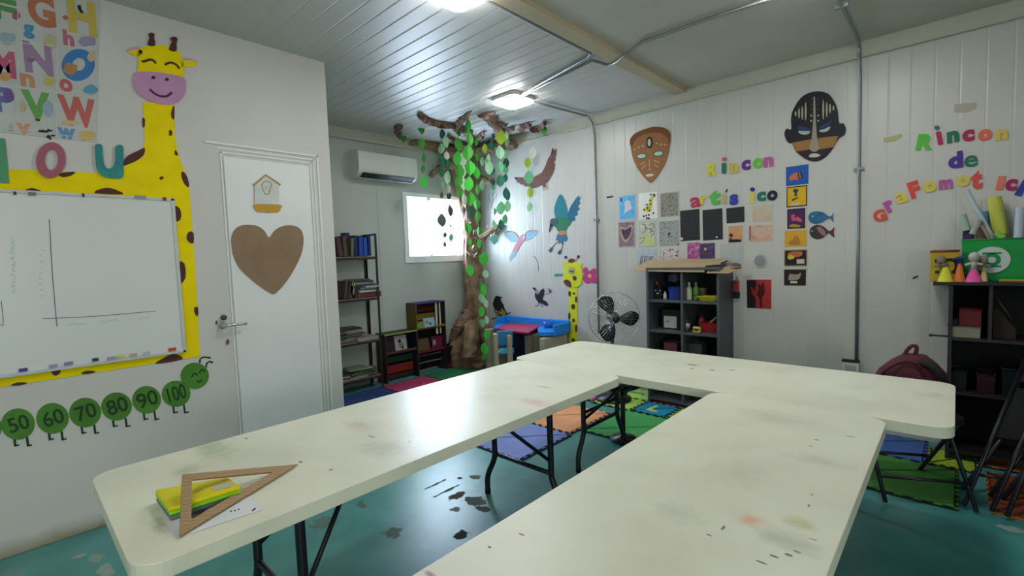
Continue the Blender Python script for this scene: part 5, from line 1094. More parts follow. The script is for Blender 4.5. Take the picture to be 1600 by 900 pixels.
# ------------------------------------------------------------------ children's desk and chair
M_BL, M_RD, M_BG = C('#1f7fd0', .35), C('#a5264a', .35), C('#a8a38e', .5)
ZD = .575
t = thing('activity_desk', (-3.85, 4.2, 0), 'blue plastic children desk with a red lid against the wall below the magpie', 'desk')
def dz(x, y, z=ZD): return PZ(x, y, z)
def clampy(p): p.y = min(p.y, YR-.03); return p
def slab(px, z, th, bev, m, name, sm=0, t_=None):
    P_ = smooth(px, sm) if sm else px
    return obj(name, MB().prism([clampy(PZ(x, y, z))-Vector((0,0,th)) for x, y in P_], (0,0,1), th), m, t_ or t, bev)
slab([(776,512),(800,503),(852,507),(838,512),(825,519.5),(795,516.5)], ZD+.012, .022, .006, M_RD, 'red_lid')
slab([(770,509),(784,502.5),(802,501),(795,506),(776,512.5)], ZD+.006, .03, .006, M_BL, 'left_wing', 0)
slab([(840,515),(842,511),(853,507),(870,503.5),(893,501),(893,510),(884,515),(868,518.5),(850,519.5),(843,518.5)], ZD+.006, .04, .010, M_BL, 'right_wing', 2)
x0, x1 = PY(791,500).x, PY(893,505).x; zt_ = PY(840,496).z
mb = MB().box((x0, YR-.05, ZD-.04), (x1, YR-.012, zt_)); mb.box((x0, YR-.2, ZD-.04), (x0+.03, YR-.05, zt_-.01)); mb.box((x1-.03, YR-.32, ZD-.05), (x1, YR-.05, zt_-.02)); obj('back_rail', mb, M_BL, t, .010)
q = PY(857,502,YR-.11); obj('cup_holder', MB().lathe((q.x, YR-.12, ZD-.01), [(.05,0),(.055,.09),(.047,.09),(.043,.02)], 20), C('#1a60b8', .35), t)
slab([(776,511),(801,503.5),(846,508),(826,517.5),(795,515)], ZD-.012, .02, .003, C('#1c2740', .5), 'inner_tray')
yf = 4.02
obj('side_leg', MB().box((x1-.36, yf, 0), (x1-.30, YR-.06, ZD-.05)), C('#8a8474', .5), t, .008); obj('side_leg', MB().box((x1-.09, yf-.06, 0), (x1-.02, YR-.06, ZD-.05)), M_BG, t, .01); obj('drawer_block', MB().box((x1-.30, yf+.06, .06), (x1-.09, YR-.06, ZD-.05)), C('#6f685a', .5), t, .005)
obj('side_leg', MB().box((x0-.02, yf+.04, 0), (x0+.05, YR-.03, ZD-.04)), M_BG, t, .01); obj('rear_panel', MB().box((x0+.05, YR-.05, .05), (x1-.36, YR-.035, ZD-.04)), C('#232c44', .6), t)
t = thing('child_chair', (-3.55, 3.7, 0), 'small blue plastic chair with beige posts pushed up to the desk', 'chair')
dc = 5.15
def cp(x, y, d=dc): return PD(x, y, d)
M_BP = C('#a89a84', .5)
for x, yt, yb in ((775.5,520,566), (797,523,562)):
    a, b = cp(x, yt), cp(x, yb); r = .024
    mb = MB().box((b.x-r, b.y-r, 0), (b.x+r, b.y+r, a.z)); obj('back_post', mb, M_BP, t, .014, seg=3)
pa, pb = cp(775.5,540), cp(797,540); fd = Vector((.66,.75,0)).normalized(); dv = (pb-pa); dv.z = 0; dv.normalize(); fd = Vector((-dv.y, dv.x, 0)); fd = fd if fd.y > 0 else -fd
zs_ = cp(800,548).z-.02
def quadbox(o, u, v, lu, lv, z0, z1): return MB().prism([o+Vector((0,0,z0-o.z)), o+u*lu+Vector((0,0,z0-o.z)), o+u*lu+v*lv+Vector((0,0,z0-o.z)), o+v*lv+Vector((0,0,z0-o.z))], (0,0,1), z1-z0)
zb0, zb1 = cp(785,541).z, cp(785,517).z
obj('backrest', quadbox(pa+dv*.005+fd*.02, dv, fd, (pb-pa).length+.03, .025, zb0, zb1), C('#1f6f9c', .4), t, .02, seg=3)
obj('seat', quadbox(pa-dv*-.02+fd*.03, dv, fd, (pb-pa).length+.02, .26, zs_-.03, zs_), C('#1d7590', .4), t, .012)
mb = quadbox(pa-dv*.02+fd*0, dv, fd, .045, .28, .0, zs_-.02); obj('side_frame', mb, M_BP, t, .012); obj('side_frame', quadbox(pb-dv*.02, dv, fd, .045, .28, .0, zs_-.02), M_BP, t, .012)

# ------------------------------------------------------------------ standing fan
dF = 4.45; fc = PD(960, 497, dF); rF = 40/F*dF
t = thing('standing_fan', (fc.x, fc.y, 0), 'black standing fan with a round wire cage in front of the ribbed wall', 'fan')
zf = Vector((-R[2][0], -R[2][1], 0)).normalized(); xf = Vector((-zf.y, zf.x, 0)); yfv = Vector((0,0,1))   # zf towards camera
xf = Vector((R[0][0], R[0][1], 0)).normalized()
def fp(a, r, dz_=0): return fc+xf*(r*math.cos(a))+yfv*(r*math.sin(a))+zf*dz_
M_CH = mat('chrome_wire', '#b5b8ba', .25, .8, var=.1)
for nm, dd in (('front_cage', 1), ('rear_cage', -1)):
    mb = MB(); mb.tube([fp(2*math.pi*i/40, rF, .0) for i in range(40)], .0032 if dd > 0 else .0025, 6, closed=True)
    for k in range(44):
        a = 2*math.pi*k/44; mb.tube([fp(a, .035, dd*.07), fp(a+.05, rF*.55, dd*.066), fp(a+.08, rF*.9, dd*.035), fp(a+.08, rF, 0)], .0011, 4, caps=False)
    mb.tube([fp(2*math.pi*i/30, rF*.62, dd*.063) for i in range(30)], .001, 4, closed=True); obj(nm, mb, M_CH, t)
mb = MB()
M3 = Matrix((xf, yfv, zf)).transposed()
mb.lathe(fc, [(.001,.075),(.03,.073),(.036,.06),(.036,.03),(.05,.02),(.05,-.02),(.055,-.04),(.05,-.14),(.02,-.16)], 22, M=M3); obj('hub_and_motor', mb, M_BLACK, t)
for a0 in (1.9, 1.9+2.094+.15, 1.9+4.19):
    pts = [(0.0,.04),(.5,.05),(.62,.09),(.55,.16),(.3,.205),(.05,.2),(-.25,.17),(-.38,.1),(-.25,.05)]
    P_ = smooth([(1.12*r*math.cos(a0+a)*rF/.24, 1.12*r*math.sin(a0+a)*rF/.24, -.012+a*.04) for a, r in pts], 3)
    mb = MB(); N = len(P_); V_ = [fc+xf*p[0]+yfv*p[1]+zf*p[2] for p in P_]; c = sum(V_, Vector((0,0,0)))/N
    vs = V_+[c]+[v+zf*.002 for v in V_]+[c+zf*.002]; fs = [(i, (i+1) % N, N) for i in range(N)]+[(N+1+(i+1) % N, N+1+i, 2*N+1) for i in range(N)]+[(i, N+1+i, N+1+(i+1) % N, (i+1) % N) for i in range(N)]
    obj('blade', mb.add(vs, fs, True), mat('fan_blade', '#1b1a20', .25, var=.1), t)
mb = MB(); mb.tube([fc-zf*.12+Vector((0,0,-.05)), fc-zf*.12+Vector((0,0,-.2)), Vector((fc.x, fc.y, .06))-zf*.12], [.022,.018,.018], 12); obj('pole', mb, M_BLACK, t)
mb = MB(); mb.lathe(Vector((fc.x, fc.y, .0135))-zf*.12, [(.17,0),(.17,.02),(.06,.05),(.03,.07)], 24); obj('base', mb, M_BLACK, t)
mb = MB()
for a in (2.5, 2.62, 2.8): mb.tube([fp(a, rF*.45, .074), fp(a, rF*.93, .04)], .0028, 5)
obj('bright_ribs', mb, C('#c5c9cc', .3), t)

# ------------------------------------------------------------------ grey cabinet
M_GC = mat('grey_laminate', '#484c52', .5, var=.08, scale=5)
CYF = 4.095; cx0, cx1 = PY(1010,480,CYF).x, PY(1124,480,CYF).x
czt = PY(1065,422,CYF).z; cx_m = PY(1065,480,CYF).x
zA = PY(1065,472,CYF).z; zB = PY(1065,521,CYF).z; zC_ = .12; zA2 = zA
t = thing('cube_cabinet', ((cx0+cx1)/2, (CYF+YR)/2, .0135), 'dark grey open cube cabinet holding bottles and boxes under the art display', 'cabinet')
pl = .022
for x in (cx0, cx1-pl): obj('side_panel', MB().box((x, CYF, .0135), (x+pl, YR-.008, czt)), M_GC, t, .001)
obj('top_panel', MB().box((cx0, CYF, czt), (cx1, YR-.008, czt+pl)), M_GC, t, .001); obj('back_panel', MB().box((cx0+pl, YR-.016, .02), (cx1-pl, YR-.009, czt)), C('#1f2226', .7), t)
for z in (zA, zB, .30, .05): obj('shelf_board', MB().box((cx0+pl, CYF+.004, z-pl/2), (cx1-pl, YR-.016, z+pl/2)), M_GC, t, .001)
obj('divider', MB().box((cx_m-pl/2, CYF+.002, .06), (cx_m+pl/2, YR-.016, czt)), M_GC, t, .001)
zA += pl/2+.001; zB += pl/2+.001; yc = 4.20
gc = 'things in the grey cabinet'
def pxw(px, y=yc): return PY(px, 480, y).x
def pzz(py, px=1070, y=yc): return PY(px, py, y).z
def boxthing(name, x0, x1, y0, y1, z0, z1, col, label, cat, taper=0.0, rim=True, wall_=.004, grp=None):
    t = thing(name, ((x0+x1)/2, (y0+y1)/2, z0), label, cat, grp)
    mb = MB(); e = taper
    def fr(k, ins): return [(x0+e*(1-k)+ins, y0+e*(1-k)+ins), (x1-e*(1-k)-ins, y0+e*(1-k)+ins), (x1-e*(1-k)-ins, y1-e*(1-k)-ins), (x0+e*(1-k)+ins, y1-e*(1-k)-ins)]
    A, B, Ci, D = fr(0,0), fr(1,0), fr(1,wall_), fr(0,wall_)
    vs = [(x, y, z0) for x, y in A]+[(x, y, z1) for x, y in B]+[(x, y, z1) for x, y in Ci]+[(x, y, z0+wall_) for x, y in D]
    fs = [(3,2,1,0)]+[(i, (i+1) % 4, 4+(i+1) % 4, 4+i) for i in range(4)]+[(4+i, 4+(i+1) % 4, 8+(i+1) % 4, 8+i) for i in range(4)]+[(8+i, 8+(i+1) % 4, 12+(i+1) % 4, 12+i) for i in range(4)]+[(12,13,14,15)]
    obj('box', mb.add(vs, fs), C(col, .4), t, .002)
    if rim:
        mb = MB()
        for (xa, ya), (xb, yb) in zip(B, B[1:]+B[:1]): mb.tube([(xa, ya, z1-.003), (xb, yb, z1-.003)], .0045, 6)
        obj('rim', mb, C(col, .4), t)
    return t
t = thing('cat_box', (pxw(1026), yc, zA), 'black cat-faced box with pale eyes in the upper left cell of the cabinet', 'box', gc)
xa, xb = max(pxw(1017), cx0+pl+.003), pxw(1034); zt_ = pzz(448, 1026)
obj('body', MB().box((xa, yc, zA), (xb, yc+.1, zt_)), C('#15151a', .6), t, .01)
mb = MB(); mb.prism([(xa+.004, yc+.01, zt_-.004), (xa+.03, yc+.01, zt_-.004), (xa+.012, yc+.01, zt_+.03)], (0,1,0), .02); mb.prism([(xb-.03, yc+.01, zt_-.004), (xb-.004, yc+.01, zt_-.004), (xb-.012, yc+.01, zt_+.03)], (0,1,0), .02); obj('ears', mb, C('#15151a', .6), t)
mb = MB(); m_ = (xa+xb)/2
for s in (-1, 1): mb.prism([(m_+s*.022+.009*math.cos(a), yc, (zA+zt_)/2+.02+.006*math.sin(a)) for a in [2*math.pi*i/10 for i in range(10)]], (0,-1,0), .001)
mb.prism([(m_+.013*math.cos(a), yc, (zA+zt_)/2-.006+.008*math.sin(a)) for a in [2*math.pi*i/10 for i in range(10)]], (0,-1,0), .001); obj('face', mb, C('#a5a5a8', .6), t)
mb = MB(); mb.tube([(m_-.02, yc+.05, zt_), (m_-.032, yc+.05, zt_+.05)], .008, 8); tag(obj('pink_marker', mb, C('#b0505c', .5)), 'pink marker sticking up behind the black cat box', 'marker', gc)
boxthing('blue_bin', pxw(1046), min(pxw(1064), cx_m-pl/2-.004), yc-.02, yc+.14, zA, pzz(448, 1055), '#203a8c', 'royal blue plastic bin in the upper left cell of the cabinet', 'bin', .006, grp=gc)
t = thing('plastic_bag', (pxw(1043), yc+.1, pzz(446,1043)), 'crumpled translucent violet plastic bag above the blue bin', 'bag', gc)
mb = MB().ball((pxw(1048), yc+.1, (pzz(444,1048)+czt)/2-.01), .06, 14, 10, (1.15,.8,.85)); rb = random.Random(2)
for v in mb.v: v += Vector((rb.uniform(-.012,.012), rb.uniform(-.012,.012), rb.uniform(-.01,.01))); v.x = min(v.x, cx_m-pl/2-.003); v.z = min(v.z, czt-.003)
obj('bag_body', mb, mat('violet_film', '#5a5670', .3, alpha=.75, var=.2), t)
def bottle(x, y, z, r, h, col, cap, label, grp=gc, lab=None, neck=.35, M=None):
    t = thing('bottle', (x, y, z), label, 'bottle', grp)
    hb = h*(1-neck)
    obj('body', MB().lathe((x, y, z), [(r*.9,0),(r,.006),(r,hb),(r*.7,hb+h*.08),(r*.36,hb+h*.14),(r*.34,h*.88)], 16), C(col, .35), t)
    obj('cap', MB().lathe((x, y, z), [(r*.45,h*.86),(r*.45,h),(r*.3,h)], 12), C(cap, .4), t)
    if lab: obj('label_band', MB().lathe((x, y, z), [(r+.0008,hb*.3),(r+.0008,hb*.8)], 16), C(lab, .6), t)
    return t
def hb(py, px, z0, y=yc): return PY(px, py, y).z-z0
bottle(pxw(1040), yc-.01, zA, .016, .07, '#aeb6c0', '#c8ccd0', 'small clear bottle in front of the blue bin')
bottle(pxw(1077), yc, zA, .026, hb(441,1077,zA), '#a9b59a', '#b8bfae', 'tall white bottle in the upper right cell of the cabinet'); bottle(pxw(1085.5), yc+.03, zA, .024, hb(441,1085,zA,yc+.03), '#6f9a44', '#8a9a70', 'green squeeze bottle beside the tall white bottle', lab='#4f8a34')
t = thing('jar', (pxw(1070.5), yc-.03, zA), 'small white jar at the front of the upper right cell', 'jar', gc); obj('glass_body', MB().lathe((pxw(1071), yc-.03, zA), [(.02,0),(.021,.03),(.018,.04)], 16), C('#a4b5b0', .3), t); obj('lid', MB().lathe((pxw(1071), yc-.03, zA), [(.019,.04),(.02,.052),(.0,.052)], 16), C('#c3c8c4', .4), t)
t = thing('pot', (pxw(1097), yc+.11, zA), 'grey pot standing behind the yellow tray', 'pot', gc); obj('body', MB().lathe((pxw(1097,yc+.11), yc+.11, zA), [(.035,0),(.04,.09),(.046,.1),(.04,.1),(.036,.02)], 20), C('#6b6c62', .6), t)
yt = boxthing('yellow_tray', pxw(1089,CYF+.03), min(pxw(1124,CYF+.03), cx1-pl-.003), CYF+.03, CYF+.16, zA, PY(1105,463.5,CYF+.03).z, '#b5b21e', 'bright yellow plastic tray at the front of the upper right cell', 'tray', .022, grp=gc)
t = thing('dark_box', (pxw(1047), yc+.05, zB), 'black cardboard box with a white label in the middle left cell', 'box', gc); xa, xb = pxw(1034, yc), min(pxw(1063, yc), cx_m-pl/2-.004)
obj('box', MB().box((xa, yc, zB), (xb, yc+.18, pzz(484, 1048))), C('#1c1a16', .7), t, .002); obj('label_plate', MB().box((xa+.02, yc-.0015, pzz(512,1045)), (xb-.035, yc, pzz(494,1045))), C('#aeb3ae', .5), t); 
mb = MB(); mb.box((xa+.035, yc-.0025, pzz(503,1045)), (xa+.055, yc-.0015, pzz(502,1045))); mb.box((xa+.065, yc-.0025, pzz(504,1045)), (xa+.072, yc-.0015, pzz(501,1045))); obj('label_print', mb, C('#33383c', .6), t)
bottle(pxw(1075), yc-.02, zB, .024, hb(493,1075,zB), '#1f2a22', '#1c1c20', 'dark glue bottle with a pale band and green foot in the middle right cell', lab='#b5a898'); t = thing('green_cup', (pxw(1075), yc-.06, zB), 'small green cup at the foot of the dark bottle', 'cup', gc); obj('body', MB().lathe((pxw(1073,yc-.065), yc-.065, zB), [(.016,0),(.02,.035),(.017,.035),(.014,.004)], 16), C('#1d4a26', .5), t)
bottle(pxw(1090), yc+.09, zB, .03, hb(490,1090,zB,yc+.09), '#8a2f44', '#6f2038', 'dark pink bottle behind the yellow jug')
t = thing('yellow_jug', (pxw(1087), CYF+.04, zB), 'little yellow jug with a red and black label in the middle right cell', 'jug', gc); xa, xb = PY(1082,515,CYF+.03).x, PY(1093.5,515,CYF+.03).x; zt_ = PY(1088,511,CYF+.03).z
obj('body', MB().box((xa, CYF+.03, zB), (xb, CYF+.07, zt_)), C('#c2b455', .4), t, .008, seg=3); obj('label_patch', MB().box((xa+.007, CYF+.0285, zB+.014), (xb-.007, CYF+.0295, zt_-.012)), C('#8a5a24', .5), t); obj('label_dot', MB().lathe(((xa+xb)/2, CYF+.0285, (zB+zt_)/2), [(.009,0),(.009,.001),(0,.001)], 14, M=Matrix(((1,0,0),(0,0,-1),(0,1,0)))), C('#1a1a18', .5), t)
boxthing('red_bin', pxw(1096), min(pxw(1124), cx1-pl-.003), yc-.02, yc+.14, zB, pzz(503.5, 1108), '#8a1a22', 'dark red plastic bin in the middle right cell of the cabinet', 'bin', .006, grp=gc)
mb = MB(); mb.tube([PY(1105,508,yc+.03), PY(1119,496,yc+.05)], [.006,.008], 8); tag(obj('paper_roll', mb, C('#b5b0b4', .6)), 'thin white roll sticking out of the red bin', 'roll', gc)
z3 = .30+pl/2+.001
boxthing('pink_basket', pxw(1036), pxw(1057), yc, yc+.14, z3, pzz(535,1046), '#6f404c', 'dusty pink basket in the lower left cell of the cabinet', 'basket', .01, grp=gc); boxthing('grey_basket', pxw(1074), pxw(1096), yc, yc+.14, z3, pzz(537,1085), '#4c4a4e', 'grey basket in the lower right cell of the cabinet', 'basket', .01, grp=gc)
t = thing('white_ball', (pxw(1109), yc, z3), 'round white object in the lower right cell of the cabinet', 'ball', gc); obj('ball', MB().ball((pxw(1110), yc, z3+.03), .03, 16, 10), C('#8f9296', .5), t)
# brown wrapping paper lying on the cabinet
zk = czt+pl+.004
t = thing('wrapping_paper', ((cx0+cx1)/2, 4.3, zk), 'creased sheet of brown wrapping paper lying on top of the grey cabinet', 'paper')
def kp(x, y, off=0.0):
    yy_ = 4.06+.36*max(0.0, min(1.0, (425.0-y)/21.0)); p = PY(x, y, yy_); p.z += off; return p
M_K2 = mat('kraft_flat', '#a8946f', .75, var=.08, scale=4, bump=.15, bscale=8)
sheet = [(991,422),(993,418),(1014,407),(1040,405.5),(1080,405),(1137,404),(1137,408),(1127,411),(1126,414.5),(1103,416),(1101,424),(1050,423.5)]
obj('sheet', MB().prism([kp(x, y) for x, y in sheet], Vector((0,-.5,.86)), .003), M_K2, t)
mb = MB(); mb.tube([kp(991,422,-.004), kp(1050,423.5,-.004), kp(1101,424,-.004)], .006, 8); obj('rolled_edge', mb, M_K2, t)
obj('lower_sheet', MB().prism([kp(x, y, -.012) for x, y in ((1104,425),(1106,419),(1130,416),(1143,413),(1158,410),(1159,417),(1150,421),(1138,425))], Vector((0,-.5,.86)), .003), M_K2, t)
mb = MB(); mb.tube([kp(1101,424,.002), kp(1103,416,.002), kp(1126,414.5,.002), kp(1127,411,.002), kp(1137,408,.002)], .0045, 6); obj('dark_torn_edge', mb, C('#23262a', .6), t)
mb = MB().ball(kp(1150,418,.0), .045, 12, 8, (1,.6,.6))
for v in mb.v: v += Vector((rb.uniform(-.014,.014), rb.uniform(-.014,.014), rb.uniform(-.012,.012))); v.y = min(v.y, YR-.01); v.z = max(v.z, czt+pl+.002)
mb.sm = [False]*len(mb.f); obj('crumpled_end', mb, mat('crumpled_dark', '#5f5248', .8, var=.3, scale=20), t)
# red and black bag hanging beside the cabinet
q0 = PY(1151,437); t = thing('hanging_pouch', (q0.x, YR-.03, PY(1151,468).z), 'small red and black pouch hanging on the wall beside the cabinet', 'bag')
def rr_box(px0, py0, px1, py1, m, nm, d=.03, bev=.01):
    a, b = PY(px0, py0), PY(px1, py1); return obj(nm, MB().box((min(a.x, b.x), YR-d, b.z), (max(a.x, b.x), YR-.004, a.z)), m, t, bev, seg=3)
rr_box(1146,438,1156,457,C('#9a3a36',.5),'red_body'); rr_box(1146,455,1157,466,C('#22242a',.5),'black_foot',.034); mb = MB(); mb.tube([PY(1149,438,YR-.015), PY(1152,431,YR-.01), PY(1154,438,YR-.015)], .002, 6); obj('hanging_loop', mb, C('#22242a',.5), t)

# ------------------------------------------------------------------ dark shelf on the right
YS = 4.12; zt_ = PY(1500,441,YS).z; sx0 = PY(1482,480,YS).x; sx1 = .95
M_DS = mat('dark_laminate', '#1d1a1e', .5, var=.15, scale=6)
t = thing('dark_shelf_unit', ((sx0+sx1)/2, (YS+YR)/2, 0), 'nearly black shelf unit at the right edge with a green bin on top', 'shelf')
obj('side_panel', MB().box((sx0, YS, 0), (sx0+.02, YR-.01, zt_-.02)), C('#2c2a2e', .5), t); obj('side_panel', MB().box((sx1-.02, YS, 0), (sx1, YR-.01, zt_-.02)), M_DS, t)
obj('top_board', MB().box((PY(1458,440,YS).x, YS-.015, zt_-.02), (sx1+.02, YR-.01, zt_)), C('#252125', .5), t, .002); obj('back_panel', MB().box((sx0+.02, YR-.018, 0), (sx1-.02, YR-.011, zt_-.02)), C('#121216', .7), t)
zm = PY(1500,528,YS).z; dvx = PY(1548,480,YS).x
for z in (zm, .46, .08): obj('shelf_board', MB().box((sx0+.02, YS+.004, z-.018), (sx1-.02, YR-.018, z)), M_DS, t)
obj('divider', MB().box((dvx-.008, YS+.004, zm), (dvx+.008, YR-.018, zt_-.02)), C('#2e2c30', .5), t)
mb = MB(); q = PY(1454,524,YS); mb.tube([(q.x, YS+.01, q.z), (sx0, YS+.01, q.z)], .006, 8); mb.ball((q.x, YS+.01, q.z), .010, 10, 6); obj('side_knob', mb, M_BLACK, t)
gs = 'things inside the dark shelf unit'
def sxp(px, y=YS+.04): return PY(px, 480, y).x
t = thing('book', ((sxp(1468)+sxp(1533))/2, YS+.03, zm), 'cream book block lying at the front of the upper dark shelf', 'book', gs); obj('pages', MB().box((sxp(1482), YS+.015, zm+.001), (sxp(1533), YS+.16, PY(1500,511,YS+.015).z)), C('#807f6e', .7), t, .002); zq = PY(1500,511,YS+.015).z; obj('cover', MB().box((sxp(1481), YS+.012, zq), (sxp(1534), YS+.165, zq+.004)), C('#55504a', .6), t)
boxthing('red_box', sxp(1499,YS+.06), sxp(1534,YS+.06), YS+.05, YS+.2, zq+.006, zq+.11, '#5c1822', 'dark red box standing on the cream book', 'box', .0, grp=gs); boxthing('black_box', sxp(1484,YS+.06), sxp(1497,YS+.06), YS+.05, YS+.2, zq+.006, zq+.05, '#17130f', 'small black box with a yellowish lid left of the dark red box', 'box', .0, grp=gs)
mb = MB(); mb.tube([PY(1556,464,YS+.06), PY(1585,505,YS+.06)], .006, 8); tag(obj('wooden_stick', mb, C('#3a2e28', .6)), 'thin dark stick leaning inside the right cell of the dark shelf', 'stick', gs)
t = thing('folder_stack', (sxp(1570), YS+.12, zm), 'dark brown folders leaning in the right cell of the dark shelf', 'folder', gs); mb = MB().prism([(sxp(1553), YS+.08, zm+.001), (sxp(1590), YS+.08, zm+.001), (sxp(1590), YS+.08, zm+.06), (sxp(1560), YS+.08, zm+.19), (sxp(1553), YS+.08, zm+.19)], (0,1,0), .03); obj('folders', mb, C('#2a1f1a', .7), t)
for k, (x, z, h, c_, lab) in enumerate(((1500,.461,.13,'#10181a','dark slate box on the middle level of the dark shelf'), (1545,.461,.12,'#33161c','dark wine box on the middle level of the dark shelf'), (1585,.461,.17,'#141d22','dark blue-grey box at the picture edge in the dark shelf'))):
    boxthing('storage_box', sxp(x-16,YS+.06), sxp(x+14,YS+.06), YS+.05, YS+.25, z, z+h, c_, lab, 'box', .004, grp=gs)
# on top of the dark shelf
gt2 = 'things on top of the dark shelf'
yb = YS+.10; q = lambda px, py, y: PY(px, py, y)
bx0, bx1 = q(1502,420,yb).x, q(1600,420,yb).x+.02; bzt = q(1550,373,yb).z
t = boxthing('green_bin', bx0, bx1, yb, YR-.02, zt_+.001, bzt, '#0f8a3c', 'bright green plastic bin with a round white emblem, full of paper rolls', 'bin', .008, grp=gt2)
ec = q(1549.5,406,yb); er = 20.5/F*(ec.x*R[2][0]+ec.y*R[2][1])
def disc(cx, cz, r, y, t_=.0012, n=32): return MB().prism([(cx+r*math.cos(a), y, cz+r*math.sin(a)) for a in [2*math.pi*i/n for i in range(n)]], (0,-1,0), t_)
yl = yb+.002
obj('emblem_disc', disc(ec.x, ec.z, er, yl+.006, .008), C('#b9c0bc', .5), t, label='round white emblem')
e2 = MB(); N = 28
for i in range(N):
    a0, a1 = 2*math.pi*i/N, 2*math.pi*(i+1)/N; e2.prism([(ec.x+er*r_*math.cos(a), yl-.002, ec.z+er*r_*math.sin(a)) for r_, a in ((.24,a0),(.50,a0),(.50,a1),(.24,a1))], (0,-1,0), .001)
for s in (-1, 1): e2.box((ec.x-er*.52, yl-.003, ec.z+s*er*.50-er*.075), (ec.x+er*.52, yl-.002, ec.z+s*er*.50+er*.075))
obj('emblem_symbol', e2, C('#14804a', .5), t)
def roll(a, b, r, col, label, r2=None, name='paper_roll', cat='paper roll'):
    t = thing(name, a, label, cat, 'rolls and tools in the green bin'); mb = MB().tube([a, b], [r, r2 or r], 16, caps=False); d = (b-a).normalized()
    mb.tube([a+d*.001, b-d*.001], [r*.75, (r2 or r)*.75], 16); obj('roll', mb, C(col, .6), t); return t
yR = yb+.10
roll(q(1551,372,yR), q(1510,297,yR-.0), .012, '#aab4ba', 'long slim white paper roll leaning left out of the green bin', .014); roll(q(1564,366,yR+.05), q(1553,308,yR+.05), .035, '#b9bd4e', 'thick lime yellow roll standing in the green bin')
roll(q(1591,374,yb+.06), q(1595,324,yb+.06), .022, '#a9b2c2', 'white paper tube at the right of the green bin'); roll(q(1602,374,yb+.10), q(1607,326,yb+.10), .02, '#93a3b8', 'pale blue tube cut by the right picture edge')
roll(q(1537,372,yR+.10), q(1541,330,yR+.10), .02, '#4a7a94', 'short blue tube behind the slim white roll'); roll(q(1511,360,yR), q(1504,335,yR), .022, '#8fa598', 'pale grey-green roll at the left of the green bin', .018)
for a_, b_, r_, c_, lab in (((1533,372),(1524,352),.018,'#5a4436','dark brown brush end in the green bin'), ((1545,373),(1534,352),.008,'#a5835a','light wooden stick in the green bin'), ((1567,372),(1556,364),.02,'#7cb84a','lime green crumple at the rim of the green bin'), ((1520,366),(1530,344),.02,'#8d958c','grey crumpled paper in the green bin')): roll(q(*a_, yR-.03), q(*b_, yR-.03), r_, c_, lab, name='art_supply', cat='art supply')
t = boxthing('purple_pouch', q(1504,370,yR).x, q(1522,370,yR).x, yR, yR+.05, bzt-.05, q(1512,356,yR).z, '#3f2650', 'dark purple pouch at the left of the green bin', 'pouch', grp='rolls and tools in the green bin')
# yellow box with black printing
ybx = YS+.06; a, b = q(1453,437,ybx), q(1502,392,ybx)
t = boxthing('yellow_box', a.x, b.x-.01, ybx, ybx+.22, zt_+.001, b.z, '#a8921f', 'yellow tin box with red rim and black printing left of the green bin', 'box', 0, rim=False, grp=gt2)
mb = MB()
for (xa, ya), (xb, yb_) in zip([(a.x, ybx), (b.x-.01, ybx), (b.x-.01, ybx+.22), (a.x, ybx+.22)], [(b.x-.01, ybx), (b.x-.01, ybx+.22), (a.x, ybx+.22), (a.x, ybx)]): mb.tube([(xa, ya, b.z), (xb, yb_, b.z)], .006, 6)
obj('red_rim', mb, C('#8a2420', .4), t)
WY = Wall(lambda x, y: PY(x, y, ybx), (0,-1,0), (1,0,0))
mb = MB(); WY.line(mb, [(1474,408),(1482,406),(1491,407),(1495,412),(1494,420),(1489,427)], .010, .001, .001); WY.rect(mb, 1461,405,1467,410,.001,.001); WY.rect(mb, 1461,423,1467,427,.001,.001); obj('black_print', mb, C('#1c1a18', .5), t)
# cone dolls
def doll(px, pw, pytop, pybase, col, hx, hy, hr, hcol, label, y, hat=None):
    a = q(px, pybase, y); r = pw/2/F*(a.x*R[2][0]+a.y*R[2][1]); zt2_ = q(px, pytop, y).z
    t = thing('paper_doll', (a.x, y, zt_), label, 'doll', 'paper cone dolls on the dark shelf')
    obj('cone_skirt', MB().lathe((a.x, y, zt_+.001), [(r,0),(r*.92,.004),(r*.28,zt2_-zt_)], 18), C(col, .6), t)
    c = q(hx, hy, y); hh = hr/F*4.0; mb = MB().ball(c, hh*.62, 12, 8, (.9,.9,1.1)); mb.tube([c, (a.x, y, zt2_-.006)], [hh*.35, hh*.3], 8)
    for s in (-1, 1): mb.tube([c+Vector((0,0,-hh*.7)), c+Vector((s*hh*.85,0,-hh*(1.0)))], hh*.2, 6)
    obj('head_and_arms', mb, C(hcol, .7), t)
    if hat: obj('hat', MB().lathe(c+Vector((0,0,hh*.3)), [(hh*1.3,0),(hh*1.2,.004),(hh*.7,.012),(0,.018)], 14), C(hat, .6), t)
doll(1477,21,417,440,'#c4bf35',1471,406,8,'#7d6d62','yellow cone doll with a brown head in front of the yellow box',YS+.03)
doll(1499,15,411,440,'#c26a2c',1499,407,5,'#2f3a78','orange cone doll with a dark blue hat',YS+.03,hat='#27346e')
doll(1521,23,420,440,'#cf4f92',1522,402,9,'#a9a6a0','bright pink cone doll with a grey head in front of the green bin',YS+.025)
doll(1537,10,414,440,'#c2b07a',1536,406,8,'#7f7a74','thin cream cone doll with a grey ruffled head beside the pink one',YS+.06)
for k, (c_, lab) in enumerate((('#a89a3a','yellow ruler lying in front of the green bin'), ('#8a3a30','red ruler lying under the yellow one'))):
    a_ = q(1561, 434+k*3, YS+.03); z0 = zt_+.001+(.009 if k == 0 else 0); tag(obj('ruler', MB().box((a_.x, YS+.01, z0), (a_.x+.34, YS+.05, z0+.008)), C(c_, .5)), lab, 'ruler', gt2)

